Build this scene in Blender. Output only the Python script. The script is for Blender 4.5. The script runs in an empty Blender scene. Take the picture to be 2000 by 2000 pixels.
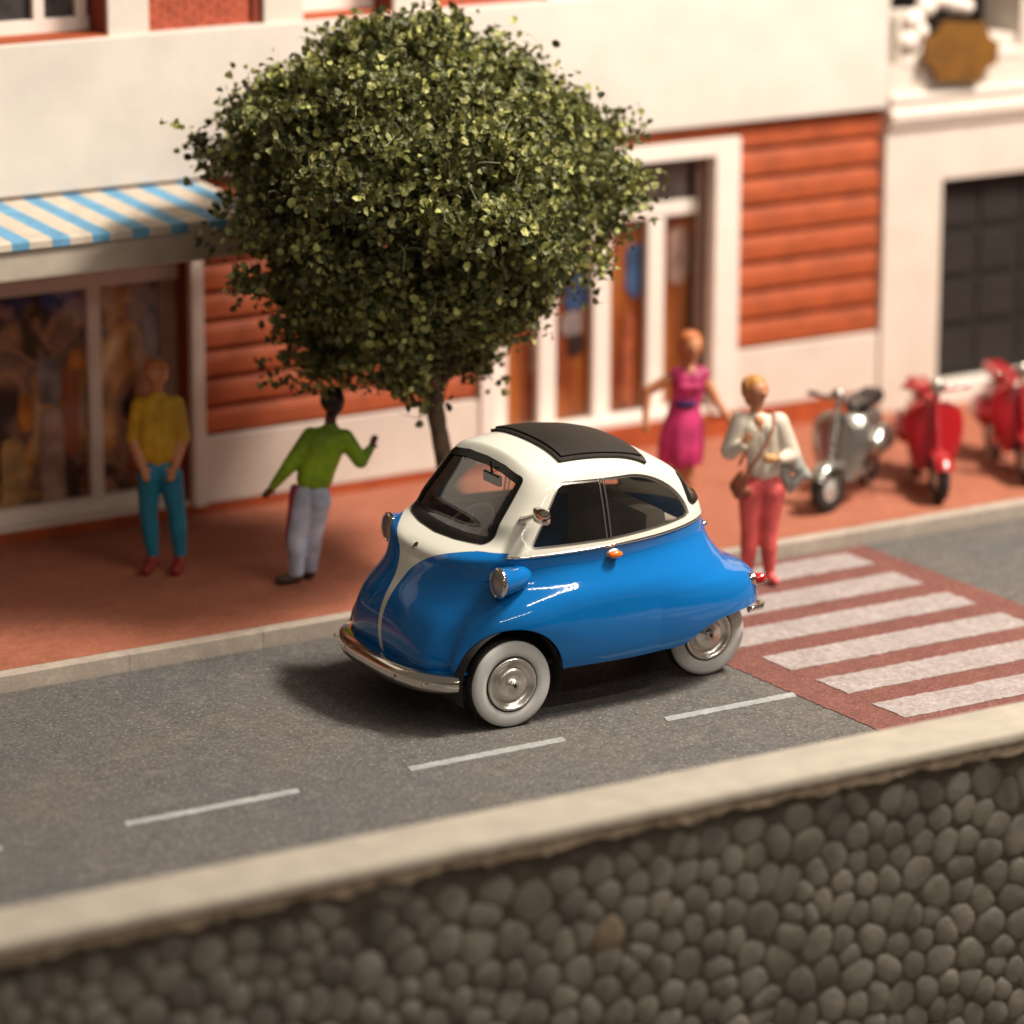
import bpy, bmesh, math, random
import numpy as np
from mathutils import Vector, Matrix
random.seed(7); rng = np.random.default_rng(7)
S = bpy.context.scene
COL = S.collection
PI = math.pi

# ------------------------------------------------------------------ camera
cd = bpy.data.cameras.new("camera"); cam = bpy.data.objects.new("camera", cd); COL.objects.link(cam)
CR = Vector((0.84748, -0.53083, 0.00253)); CU = Vector((0.13397, 0.21850, 0.96660)); CW = Vector((0.51365, 0.81883, -0.25629))
m = Matrix((CR, CU, -CW)).transposed().to_4x4(); m.translation = Vector((-10.58415, -16.86703, 6.44683))
cam.matrix_world = m
cd.sensor_width = 36; cd.lens = 36 * 7800 / 2000
cd.clip_start = 0.1; cd.clip_end = 200
cd.dof.use_dof = True; cd.dof.focus_distance = 21.1; cd.dof.aperture_fstop = 0.47; cd.dof.aperture_blades = 0
S.camera = cam
S.render.resolution_x = S.render.resolution_y = 1024

# ------------------------------------------------------------------ light (a studio-lit model scene)
w = bpy.data.worlds.new("World"); S.world = w; w.use_nodes = True
bg = w.node_tree.nodes['Background']; bg.inputs[0].default_value = (1.0, 0.84, 0.69, 1); bg.inputs[1].default_value = 0.165

def area(name, loc, target, size, power, color, sy=None):
    l = bpy.data.lights.new(name, 'AREA'); l.energy = power; l.color = color; l.size = size
    if sy: l.shape = 'RECTANGLE'; l.size_y = sy
    o = bpy.data.objects.new(name, l); COL.objects.link(o); o.location = loc
    o.rotation_euler = (Vector(target) - Vector(loc)).to_track_quat('-Z', 'Y').to_euler(); return o
for k_, (dx, rot) in enumerate(((-0.42, 0.16), (0.42, -0.16))):     # the key: two long softly angled tubes
    o = area('key_lamp', (8.3 + dx * 0.4, -3.0 + dx * 1.6, 13.6 + dx * 0.2), (1.0, 1.8, 0.8), 3.2, 3000, (1.0, 0.895, 0.79), 1.1)
    o.rotation_euler.rotate_axis('Z', rot)
for i in range(9):      # a track of small front lamps
    area('fill_lamp', (-6.5 + i * 0.95, -12.5, 8.0 + i * 0.12), (0.8, 1.5, 0.8), 0.42, 30, (1.0, 0.89, 0.78), 0.30)
for i in range(9):
    area('strip_lamp', (0.6 + i * 0.62, -6.6, 8.2), (1.0, 0.8, 0.6), 0.40, 36, (1.0, 0.90, 0.78), 0.09)
for i in range(4):
    area('tube_lamp', (2.2 + i * 1.25, -4.4, 9.6), (1.0, 0.8, 0.6), 1.15, 70, (1.0, 0.92, 0.82), 0.07)
S.view_settings.view_transform = 'Standard'; S.view_settings.look = 'None'
S.view_settings.exposure = -0.31; S.view_settings.gamma = 1.0
S.cycles.max_bounces = 8; S.cycles.transparent_max_bounces = 12; S.cycles.sample_clamp_indirect = 6

# ------------------------------------------------------------------ helpers
def tag(o, label=None, cat=None, group=None, kind=None):
    if label: o['label'] = label
    if cat: o['category'] = cat
    if group: o['group'] = group
    if kind: o['kind'] = kind
    return o
def empty(name, loc=(0, 0, 0), rz=0, label=None, cat=None, group=None):
    o = bpy.data.objects.new(name, None); COL.objects.link(o); o.location = loc; o.rotation_euler = (0, 0, rz)
    o.empty_display_size = 0.2
    return tag(o, label, cat, group)
def link(name, me, parent=None):
    o = bpy.data.objects.new(name, me); COL.objects.link(o)
    if parent is not None: o.parent = parent
    return o
def mesh(name, V, F, mats, parent=None, smooth=False, mi=None):
    me = bpy.data.meshes.new(name); me.from_pydata([tuple(map(float, v)) for v in V], [], [tuple(map(int, f)) for f in F])
    if not isinstance(mats, (list, tuple)): mats = [mats]
    for q in mats: me.materials.append(q)
    if mi is not None: me.polygons.foreach_set('material_index', np.asarray(mi, dtype=np.int32))
    if smooth: me.polygons.foreach_set('use_smooth', np.ones(len(me.polygons), dtype=bool))
    me.update()
    return link(name, me, parent)
def autosmooth(o, ang=40):
    me = o.data
    bm = bmesh.new(); bm.from_mesh(me)
    for e in bm.edges:
        if len(e.link_faces) == 2 and e.calc_face_angle(0) > math.radians(ang): e.smooth = False
    for f in bm.faces: f.smooth = True
    bm.to_mesh(me); bm.free(); return o
class G:
    """collects shapes into ONE mesh"""
    def __init__(s): s.V = []; s.F = []; s.M = []
    def add(s, V, F, mi=0):
        n = len(s.V); s.V += [tuple(v) for v in V]; s.F += [tuple(i + n for i in f) for f in F]; s.M += [mi] * len(F); return s
    def box(s, x0, x1, y0, y1, z0, z1, bev=0.0, mi=0):
        if bev <= 0:
            V = [(x, y, z) for z in (z0, z1) for y in (y0, y1) for x in (x0, x1)]
            F = [(0, 2, 3, 1), (4, 5, 7, 6), (0, 1, 5, 4), (2, 6, 7, 3), (0, 4, 6, 2), (1, 3, 7, 5)]
            return s.add(V, F, mi)
        bm = bmesh.new(); bmesh.ops.create_cube(bm, size=1)
        for v in bm.verts:
            v.co = Vector(((x0 + x1) / 2 + v.co.x * (x1 - x0), (y0 + y1) / 2 + v.co.y * (y1 - y0), (z0 + z1) / 2 + v.co.z * (z1 - z0)))
        bmesh.ops.bevel(bm, geom=bm.edges[:], offset=bev, segments=2, affect='EDGES', profile=0.6)
        bm.verts.index_update()
        s.add([v.co[:] for v in bm.verts], [[v.index for v in f.verts] for f in bm.faces], mi); bm.free(); return s
    def tube(s, pts, rad, n=10, mi=0, flat=1.0, closed=False):
        pts = [Vector(p) for p in pts]; k = len(pts)
        if not hasattr(rad, '__len__'): rad = [rad] * k
        V = []; up = None
        for i, p in enumerate(pts):
            if closed: t = (pts[(i + 1) % k] - pts[i - 1]).normalized()
            else: t = (pts[min(i + 1, k - 1)] - pts[max(i - 1, 0)]).normalized()
            if up is None:
                up = Vector((0, 0, 1)) if abs(t.z) < 0.9 else Vector((1, 0, 0))
            a = t.cross(up).normalized(); b = a.cross(t).normalized(); up = b
            for j in range(n):
                th = 2 * PI * j / n
                V.append(p + a * math.cos(th) * rad[i] * flat + b * math.sin(th) * rad[i])
        F = []
        for i in range(k if closed else k - 1):
            i2 = (i + 1) % k
            for j in range(n):
                j2 = (j + 1) % n; F.append((i * n + j, i * n + j2, i2 * n + j2, i2 * n + j))
        if not closed: F += [tuple(range(n - 1, -1, -1)), tuple((k - 1) * n + j for j in range(n))]
        return s.add([v[:] for v in V], F, mi)
    def lathe(s, prof, axis=(0, 0, 1), org=(0, 0, 0), n=32, mi=0, sx=1.0, sy=1.0):
        """prof = [(r, h)...] about axis"""
        ax = Vector(axis).normalized(); up = Vector((0, 0, 1)) if abs(ax.z) < 0.9 else Vector((1, 0, 0))
        a = ax.cross(up).normalized(); b = a.cross(ax).normalized(); O = Vector(org)
        V = []; F = []
        for r, h in prof:
            for j in range(n):
                th = 2 * PI * j / n; V.append((O + ax * h + a * math.cos(th) * r * sx + b * math.sin(th) * r * sy)[:])
        for i in range(len(prof) - 1):
            for j in range(n):
                j2 = (j + 1) % n; F.append((i * n + j, i * n + j2, (i + 1) * n + j2, (i + 1) * n + j))
        return s.add(V, F, mi)
    def ell(s, c, r, n=16, mi=0):
        V = []; F = []; k = n // 2
        for i in range(k + 1):
            ph = PI * i / k
            for j in range(n):
                th = 2 * PI * j / n
                V.append((c[0] + r[0] * math.sin(ph) * math.cos(th), c[1] + r[1] * math.sin(ph) * math.sin(th), c[2] + r[2] * math.cos(ph)))
        for i in range(k):
            for j in range(n): F.append((i * n + j, (i + 1) * n + j, (i + 1) * n + (j + 1) % n, i * n + (j + 1) % n))
        return s.add(V, F, mi)
    def prism(s, poly, y0, y1, mi=0):   # poly in (x,z), extruded along y
        n = len(poly); V = [(x, y0, z) for x, z in poly] + [(x, y1, z) for x, z in poly]
        F = [tuple(range(n)), tuple(range(2 * n - 1, n - 1, -1))] + [(i, i + n, (i + 1) % n + n, (i + 1) % n) for i in range(n)]
        return s.add(V, F, mi)
    def obj(s, name, mats, parent=None, smooth=None):
        o = mesh(name, s.V, s.F, mats, parent, False, s.M)
        bm = bmesh.new(); bm.from_mesh(o.data); bmesh.ops.remove_doubles(bm, verts=bm.verts, dist=1e-5)
        bmesh.ops.recalc_face_normals(bm, faces=bm.faces); bm.to_mesh(o.data); bm.free()
        if smooth: autosmooth(o, smooth)
        return o
def B(name, x0, x1, y0, y1, z0, z1, mat, parent=None, bev=0.004):
    return G().box(x0, x1, y0, y1, z0, z1, bev).obj(name, mat, parent)

# ------------------------------------------------------------------ materials
def nt(name):
    mt = bpy.data.materials.new(name); mt.use_nodes = True; t = mt.node_tree
    return mt, t, t.nodes['Principled BSDF'], t.nodes, t.links
def lin(c): return tuple(((x / 255 + 0.055) / 1.055) ** 2.4 if x > 10 else x / 255 / 12.92 for x in c) + (1,)
def mat(name, col, rough=0.6, metal=0.0, var=0.12, scale=6.0, bump=0.0, bscale=60.0, coat=0.0, spec=0.5, col2=None, detail=4.0, object_coords=False):
    mt, t, p, N, L = nt(name)
    p.inputs['Roughness'].default_value = rough; p.inputs['Metallic'].default_value = metal
    p.inputs['Coat Weight'].default_value = coat; p.inputs['Coat Roughness'].default_value = 0.03
    p.inputs['Specular IOR Level'].default_value = spec
    tc = N.new('ShaderNodeTexCoord'); src = tc.outputs['Object']
    no = N.new('ShaderNodeTexNoise'); no.inputs['Scale'].default_value = scale; no.inputs['Detail'].default_value = detail
    L.new(src, no.inputs['Vector'])
    mx = N.new('ShaderNodeMix'); mx.data_type = 'RGBA'
    c = tuple(col[:3])
    a = tuple(x * (1 - var) for x in c) + (1,); b = (tuple(min(1, x * (1 + var)) for x in c) + (1,)) if col2 is None else tuple(col2[:3]) + (1,)
    mx.inputs[6].default_value = a; mx.inputs[7].default_value = b
    r = N.new('ShaderNodeMapRange'); r.inputs[1].default_value = 0.35; r.inputs[2].default_value = 0.65
    L.new(no.outputs['Fac'], r.inputs[0]); L.new(r.outputs[0], mx.inputs[0]); L.new(mx.outputs[2], p.inputs['Base Color'])
    if bump > 0:
        n2 = N.new('ShaderNodeTexNoise'); n2.inputs['Scale'].default_value = bscale; n2.inputs['Detail'].default_value = 5
        L.new(src, n2.inputs['Vector']); bp = N.new('ShaderNodeBump'); bp.inputs['Strength'].default_value = bump; bp.inputs['Distance'].default_value = 0.01
        L.new(n2.outputs['Fac'], bp.inputs['Height']); L.new(bp.outputs[0], p.inputs['Normal'])
    return mt
def granular(name, base, speck_lo, speck_hi, patch, rough=0.85, sc=110.0, bump=0.5, amt=0.5):
    """fine sandpaper-like ground: patches + grain + pale specks"""
    mt, t, p, N, L = nt(name); p.inputs['Roughness'].default_value = rough; p.inputs['Specular IOR Level'].default_value = 0.3
    tc = N.new('ShaderNodeTexCoord'); src = tc.outputs['Object']
    def noise(s, d=6, rg=0.6):
        n = N.new('ShaderNodeTexNoise'); n.inputs['Scale'].default_value = s; n.inputs['Detail'].default_value = d; n.inputs['Roughness'].default_value = rg
        L.new(src, n.inputs['Vector']); return n.outputs['Fac']
    def rng_(x, a, b, c=0, d=1):
        r = N.new('ShaderNodeMapRange'); r.inputs[1].default_value = a; r.inputs[2].default_value = b; r.inputs[3].default_value = c; r.inputs[4].default_value = d
        L.new(x, r.inputs[0]); return r.outputs[0]
    def mix(f, a, b):
        q = N.new('ShaderNodeMix'); q.data_type = 'RGBA'; L.new(f, q.inputs[0])
        for k, v in ((6, a), (7, b)):
            if isinstance(v, tuple): q.inputs[k].default_value = v
            else: L.new(v, q.inputs[k])
        return q.outputs[2]
    c = mix(rng_(noise(0.9, 5), 0.40, 0.62), base, patch)
    c = mix(rng_(noise(5.5, 8, 0.75), 0.50, 0.66, 0, 0.55), c, tuple(min(1, q_ * 1.55) for q_ in patch[:3]) + (1,))
    c = mix(rng_(noise(3.1, 6, 0.7), 0.52, 0.70, 0, 0.5), c, tuple(q_ * 0.62 for q_ in base[:3]) + (1,))
    c = mix(rng_(noise(sc * 0.32, 6, 0.8), 0.38, 0.62, 0, amt), c, speck_lo)
    c = mix(rng_(noise(sc, 3, 0.7), 0.56, 0.70, 0, amt), c, speck_hi)
    L.new(c, p.inputs['Base Color'])
    bp = N.new('ShaderNodeBump'); bp.inputs['Strength'].default_value = bump; bp.inputs['Distance'].default_value = 0.006
    L.new(noise(sc * 0.7, 4, 0.7), bp.inputs['Height']); L.new(bp.outputs[0], p.inputs['Normal'])
    return mt
M = {}
M['asphalt'] = granular('asphalt', (0.104, 0.101, 0.099, 1), (0.048, 0.046, 0.044, 1), (0.46, 0.43, 0.40, 1), (0.130, 0.116, 0.101, 1), sc=52, amt=0.62, bump=1.0)
M['red_pave'] = granular('red_pavement', (0.345, 0.118, 0.066, 1), (0.23, 0.068, 0.036, 1), (0.50, 0.24, 0.16, 1), (0.35, 0.125, 0.074, 1), sc=34, amt=0.5, bump=0.5)
M['cross_red'] = granular('crossing_red', (0.165, 0.060, 0.046, 1), (0.085, 0.030, 0.022, 1), (0.50, 0.27, 0.22, 1), (0.18, 0.070, 0.056, 1), sc=75, amt=0.6)
M['cross_white'] = granular('crossing_white', (0.35, 0.315, 0.300, 1), (0.19, 0.13, 0.12, 1), (0.50, 0.47, 0.45, 1), (0.35, 0.31, 0.295, 1), sc=75, amt=0.7)
M['dash'] = granular('lane_paint', (0.31, 0.32, 0.31, 1), (0.18, 0.18, 0.17, 1), (0.50, 0.50, 0.48, 1), (0.33, 0.34, 0.33, 1), sc=52, amt=0.5)
M['kerb'] = granular('kerb_stone', (0.42, 0.36, 0.295, 1), (0.27, 0.22, 0.18, 1), (0.54, 0.47, 0.40, 1), (0.37, 0.32, 0.265, 1), sc=60, amt=0.4, bump=0.3)
M['cream'] = mat('cream_wall', (0.65, 0.575, 0.495), 0.75, var=0.05, scale=3.5, bump=0.25, bscale=30, detail=10)
M['cream_trim'] = mat('cream_trim', (0.78, 0.70, 0.62), 0.6, var=0.03)
M['pale_wall'] = mat('pale_wall', (0.64, 0.585, 0.52), 0.78, var=0.05, scale=3.0, bump=0.2, bscale=30, detail=10)
M['boards'] = mat('orange_red_board', (0.33, 0.064, 0.015), 0.7, var=0.16, scale=5, bump=0.2, bscale=50)
M['plinth'] = mat('orange_plinth', (0.36, 0.065, 0.013), 0.8, var=0.15)
M['brick'] = mat('red_brick', (0.42, 0.085, 0.04), 0.85, var=0.2, scale=14)
M['mortar'] = mat('mortar', (0.30, 0.10, 0.06), 0.9)
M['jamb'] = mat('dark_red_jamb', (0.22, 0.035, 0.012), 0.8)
M['interior'] = mat('dark_interior', (0.05, 0.03, 0.022), 0.9)
M['garage'] = mat('dark_garage', (0.012, 0.009, 0.007), 0.8, var=0.2)
M['garage2'] = mat('dark_garage_panel', (0.015, 0.011, 0.009), 0.8, var=0.2)
M['aw_blue'] = mat('awning_blue', (0.12, 0.32, 0.50), 0.85, var=0.14, scale=12, bump=0.2)
M['aw_cream'] = mat('awning_cream', (0.55, 0.475, 0.375), 0.85, var=0.1, scale=12, bump=0.2)
M['aw_box'] = mat('awning_grey', (0.44, 0.385, 0.31), 0.8, var=0.08)
M['cap'] = mat('parapet_cap', (0.335, 0.300, 0.240), 0.8, var=0.09, scale=6, bump=0.35, bscale=45, detail=10)
M['cap_edge'] = mat('parapet_rough', (0.30, 0.235, 0.165), 0.95, var=0.3, scale=16, bump=0.8, bscale=50)
M['wall_back'] = mat('wall_mortar', (0.075, 0.062, 0.046), 0.95, var=0.25, scale=10, bump=0.5)
M['stone'] = mat('wall_stone', (0.190, 0.175, 0.150), 1.0, var=0.3, scale=4.0, bump=0.5, bscale=40, spec=0.1)
M['stone2'] = mat('wall_stone_grey', (0.165, 0.152, 0.130), 1.0, var=0.3, scale=4.0, bump=0.5, bscale=40, spec=0.1)
M['stone3'] = mat('wall_stone_ochre', (0.20, 0.155, 0.105), 0.85, var=0.3, scale=6.0, bump=0.35, bscale=40)
M['gold'] = mat('bronze_plaque', (0.16, 0.066, 0.004), 0.7, var=0.2)
M['glass_dark'] = mat('window_pane', (0.055, 0.05, 0.05), 0.12, var=0.3)
def glassmat(name, tint=(1, 1, 1, 1), k=1.0):
    mt = bpy.data.materials.new(name); mt.use_nodes = True; t = mt.node_tree; N = t.nodes; L = t.links
    N.remove(N['Principled BSDF']); out = N['Material Output']
    tr = N.new('ShaderNodeBsdfTransparent'); tr.inputs[0].default_value = tint
    gl = N.new('ShaderNodeBsdfGlossy'); gl.inputs['Roughness'].default_value = 0.02
    fr = N.new('ShaderNodeFresnel'); fr.inputs[0].default_value = 1.5
    mu = N.new('ShaderNodeMath'); mu.operation = 'MULTIPLY'; mu.inputs[1].default_value = k; L.new(fr.outputs[0], mu.inputs[0])
    mx = N.new('ShaderNodeMixShader'); L.new(mu.outputs[0], mx.inputs[0]); L.new(tr.outputs[0], mx.inputs[1]); L.new(gl.outputs[0], mx.inputs[2]); L.new(mx.outputs[0], out.inputs[0])
    return mt
M['glass'] = glassmat('clear_glass', (0.95, 0.94, 0.92, 1), 1.9)
M['shop_glass'] = glassmat('shop_glass', (0.97, 0.96, 0.95, 1), 0.4)
def printed(name, stops, scale, stretch=(1, 1, 1), seed=0.0):
    """blurry printed shop-window picture: blotches of several colours"""
    mt, t, p, N, L = nt(name); p.inputs['Roughness'].default_value = 0.6
    tc = N.new('ShaderNodeTexCoord'); mp = N.new('ShaderNodeMapping'); mp.inputs['Scale'].default_value = stretch; mp.inputs['Location'].default_value = (seed, seed * 0.7, seed * 1.3)
    L.new(tc.outputs['Object'], mp.inputs[0])
    no = N.new('ShaderNodeTexNoise'); no.inputs['Scale'].default_value = scale; no.inputs['Detail'].default_value = 3; no.inputs['Distortion'].default_value = 1.2
    L.new(mp.outputs[0], no.inputs['Vector']); cr = N.new('ShaderNodeValToRGB'); L.new(no.outputs['Fac'], cr.inputs[0])
    e = cr.color_ramp.elements; e[0].position = stops[0][0]; e[0].color = stops[0][1]; e[1].position = stops[1][0]; e[1].color = stops[1][1]
    for pos, c in stops[2:]: q = e.new(pos); q.color = c
    L.new(cr.outputs[0], p.inputs['Base Color']); return mt
M['print_l'] = printed('shop_print', [(0.3, (0.025, 0.008, 0.005, 1)), (0.72, (0.80, 0.52, 0.30, 1)), (0.43, (0.08, 0.035, 0.025, 1)), (0.50, (0.52, 0.26, 0.14, 1)), (0.56, (0.20, 0.11, 0.09, 1)), (0.63, (0.70, 0.32, 0.08, 1))], 2.6, (1, 1, 0.6))
M['print_r'] = printed('shop_print_orange', [(0.35, (0.26, 0.055, 0.012, 1)), (0.7, (0.62, 0.23, 0.035, 1)), (0.52, (0.46, 0.14, 0.02, 1))], 1.6, (1.4, 1, 0.35), 3.1)
def simple(name, col, rough=0.5, metal=0.0, coat=0.0, var=0.10): M[name] = mat(name, col, rough, metal, var, 8.0, coat=coat, bump=(0.45 if (0.6 <= rough <= 0.7 and metal == 0 and coat == 0) else 0), bscale=16.0); return M[name]

# car paint
def paint(name, col, coat=1.0):
    mt, t, p, N, L = nt(name); p.inputs['Base Color'].default_value = col; p.inputs['Roughness'].default_value = 0.6
    p.inputs['Coat Weight'].default_value = coat; p.inputs['Coat Roughness'].default_value = 0.075; p.inputs['Specular IOR Level'].default_value = 0.0
    tc = N.new('ShaderNodeTexCoord'); no = N.new('ShaderNodeTexNoise'); no.inputs['Scale'].default_value = 9; no.inputs['Detail'].default_value = 2
    L.new(tc.outputs['Object'], no.inputs['Vector']); bp = N.new('ShaderNodeBump'); bp.inputs['Strength'].default_value = 0.012; bp.inputs['Distance'].default_value = 0.02
    L.new(no.outputs['Fac'], bp.inputs['Height']); L.new(bp.outputs[0], p.inputs['Normal']); L.new(bp.outputs[0], p.inputs['Coat Normal'])
    return mt
M['blue'] = paint('blue_paint', (0.004, 0.138, 0.42, 1))
M['ivory'] = paint('ivory_paint', (0.68, 0.67, 0.58, 1), 0.8)
simple('chrome', (0.72, 0.68, 0.62), 0.10, 1.0, var=0.03)
simple('satin', (0.50, 0.47, 0.43), 0.32, 1.0, var=0.08)
simple('hub', (0.70, 0.67, 0.62), 0.27, 0.85, var=0.04)
simple('rubber', (0.018, 0.016, 0.015), 0.75)
simple('whitewall', (0.52, 0.52, 0.50), 0.55, var=0.04)
M['seal'] = mat('seal', (0.008, 0.007, 0.006), 0.30, spec=0.22)
M['vinyl'] = mat('vinyl', (0.018, 0.014, 0.011), 0.5, bump=0.25, bscale=160, spec=0.35)
simple('cabin', (0.035, 0.029, 0.025), 0.8)
simple('seat_cloth', (0.30, 0.26, 0.22), 0.9)
simple('orange_lens', (0.80, 0.16, 0.01), 0.2, coat=1)
simple('red_lens', (0.45, 0.008, 0.006), 0.15, coat=1)
simple('lamp_glass', (0.36, 0.345, 0.32), 0.30, 0.6)

# ------------------------------------------------------------------ ground
floor_w = B('ground', -30, 40, -30, 30, -2.2, -2.0, mat('base_board', (0.20, 0.17, 0.14), 0.9), bev=0); tag(floor_w, kind='structure')
road = B('road', -9, 14, -2.30, 1.938, -0.25, 0.0, M['asphalt'], bev=0); tag(road, kind='structure')
pave = B('pavement', -9, 14, 2.055, 7.0, -0.25, 0.092, M['red_pave'], bev=0); tag(pave, kind='structure')
# kerb stones
kerb = empty('kerb', (0, 1.95, 0)); tag(kerb, kind='structure')
xs = [-9.0 + 0.0]
k = -8.8
edges = []
x = 0.136 + 0.46 * 0
e = 0.136
left = [0.136]
steps = [0.55, 0.83, 0.90, 0.86, 0.92, 0.88, 0.9, 0.9, 0.9, 0.9]
q = 0.136
for s_ in steps: q -= s_; left.append(q)
right = [0.136 + 0.9 * i for i in range(1, 15)]
edges = sorted(left + right)
for i in range(len(edges) - 1):
    a, b = edges[i] + 0.0008, edges[i + 1] - 0.0008
    gg = G().box(a, b, 0.0, 0.105, -0.2, 0.090 + random.uniform(-0.0005, 0.0005), 0.003)
    gg.V = [(v[0], v[1] + (0.004 * math.sin(v[0] * 9) if v[1] < 0.05 else 0), v[2] + 0.002 * math.sin(v[0] * 13)) for v in gg.V]
    gg.obj('kerb_stone', M['kerb'], kerb)
# lane dashes and crossing: thin paint sheets with slightly ragged edges
def sheet(name, x0, x1, y0, y1, z, mt, par, amp=0.006, st=0.03, skew=0.0):
    bot = [(x, y0) for x in np.arange(x0, x1, st)] + [(x1, y0)]; rgt = [(x1, y) for y in np.arange(y0 + st, y1, st)]
    top = [(x, y1) for x in np.arange(x1, x0, -st)] + [(x0, y1)]; lft = [(x0, y) for y in np.arange(y1 - st, y0, -st)]
    V = [(x + random.uniform(-amp, amp) + skew * (y - y0), y + random.uniform(-amp, amp), z) for x, y in bot + rgt + top + lft]
    n = len(V); V += [(v[0], v[1], v[2] - 0.006) for v in V]
    return mesh(name, V, [tuple(range(n))] + [(i, i + n, (i + 1) % n + n, (i + 1) % n) for i in range(n)], mt, par)
mk = empty('road_marking', (0, -0.31, 0)); tag(mk, kind='structure')
for a, b in ((-3.95, -3.08), (-2.42, -1.46), (-0.82, 0.115), (0.75, 1.590)):
    sheet('lane_dash', a, b, -0.037, 0.033, 0.004, M['dash'], mk, 0.004, 0.02, 0.3)
cw = empty('crosswalk', (0, 0, 0)); tag(cw, kind='structure')
sheet('crossing_base', 1.60, 3.74, -2.28, 1.92, 0.004, M['cross_red'], cw, 0.008)
y = 1.815
for i in range(8):
    a, b = y - 0.502 * i + 0.022, y - 0.502 * i - 0.268
    if b < -2.28: break
    sheet('crossing_stripe', 1.84 + random.uniform(-.01, .01), 3.53 + random.uniform(-.01, .01), b, a, 0.008, M['cross_white'], cw, 0.007)

# ------------------------------------------------------------------ buildings
bld = empty('shop_building', (1.3, 4.4, 0.09), label='orange-red and cream shop building with striped canopy behind the tree', cat='building')
Yw = 4.4
def P(name, x0, x1, y0, y1, z0, z1, mt, par=None, bev=0.004):
    par = par or bld
    o = G().box(x0, x1, y0, y1, z0, z1, bev).obj(name, mt, None)
    pl = parent_loc(par); o.data.transform(Matrix.Translation(-pl)); o.parent = par; return o
def parent_loc(p):
    v = Vector((0, 0, 0))
    while p is not None: v += p.location; p = p.parent
    return v
X0 = -4.0
# plinth
P('plinth', X0, 2.5, 4.385, 4.58, 0.0, 0.160, M['plinth']); P('plinth', 2.5, 5.69, 4.385, 4.60, 0.0, 0.255, M['plinth'])
# back wall behind everything
P('back_wall', X0, 5.69, 5.20, 5.30, 0.0, 4.8, M['interior'])
P('shop_floor', X0, 5.69, 4.60, 5.20, 0.0, 0.10, M['interior'])
P('shop_ceiling', X0, 5.69, 4.60, 5.20, 2.16, 2.24, M['interior'])
# core walls (solid parts between the openings)
P('wall', 0.43, 2.50, 4.46, 4.80, 0.16, 2.20, M['boards']); P('wall', 4.50, 5.69, 4.46, 4.80, 0.255, 2.20, M['boards'])
P('wall', 2.50, 4.50, 4.42, 4.80, 2.10, 2.20, M['boards']); P('wall', X0, 0.43, 4.42, 4.80, 1.80, 2.20, M['boards'])
# boards
def boards(x0, x1, z0, z1, n):
    h = (z1 - z0) / n
    for i in range(n):
        a = z0 + i * h
        zz0, zz1 = a + 0.010, a + h - 0.006
        V = [(x0, 4.46, zz0), (x0, 4.428, zz0), (x0, 4.406, zz0 + h * 0.10), (x0, 4.402, zz0 + h * 0.55), (x0, 4.410, zz1 - h * 0.22), (x0, 4.430, zz1), (x0, 4.46, zz1)]
        n_ = len(V); V = V + [(x1, v[1], v[2]) for v in V]
        F = [tuple(range(n_)), tuple(range(2 * n_ - 1, n_ - 1, -1))] + [(i_, i_ + n_, (i_ + 1) % n_ + n_, (i_ + 1) % n_) for i_ in range(n_)]
        g = G().add([(v[0] - 1.3, v[1] - 4.4, v[2] - 0.09) for v in V], F); g.obj('board', M['boards'], bld, 30)
boards(0.515, 2.495, 0.575, 2.19, 9); boards(4.505, 5.685, 0.655, 2.19, 8)
P('dado', 0.515, 2.50, 4.38, 4.46, 0.160, 0.575, M['cream']); P('dado', 4.505, 5.69, 4.38, 4.46, 0.255, 0.655, M['cream'])
P('pillar', 0.43, 0.512, 4.365, 4.46, 0.150, 1.90, M['cream_trim']); P('jamb', 0.425, 0.43, 4.42, 4.60, 0.16, 1.9, M['jamb'], bev=0)
# left shop window, recessed
lw = empty('shop_window', (0, 0, 0)); lw.parent = bld; lw.location = (-1.8 - 1.3, 4.58 - 4.4, 0.0)
P('sill', X0, 0.425, 4.40, 4.58, 0.160, 0.175, M['cream_trim'], lw, 0)
P('bottom_rail', X0, 0.425, 4.53, 4.60, 0.105, 0.260, M['cream_trim'], lw)
P('post', -0.183, -0.102, 4.545, 4.60, 0.26, 1.565, M['cream_trim'], lw); P('post', -1.6, -1.52, 4.545, 4.60, 0.26, 1.565, M['cream_trim'], lw)
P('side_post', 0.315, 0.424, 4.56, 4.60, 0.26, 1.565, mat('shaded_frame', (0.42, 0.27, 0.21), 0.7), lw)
P('top_rail', X0, 0.424, 4.535, 4.60, 1.565, 1.66, M['cream_trim'], lw)
P('transom_panel', X0, 0.424, 4.57, 4.60, 1.66, 1.86, M['jamb'], lw)
for a, b in ((-1.52, -0.183), (-0.102, 0.315), (X0, -1.6)): P('pane', a, b, 4.573, 4.577, 0.26, 1.565, M['shop_glass'], lw, 0)
P('display_print', X0, 0.42, 4.64, 4.65, 0.12, 1.8, M['print_l'], lw, 0)
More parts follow.
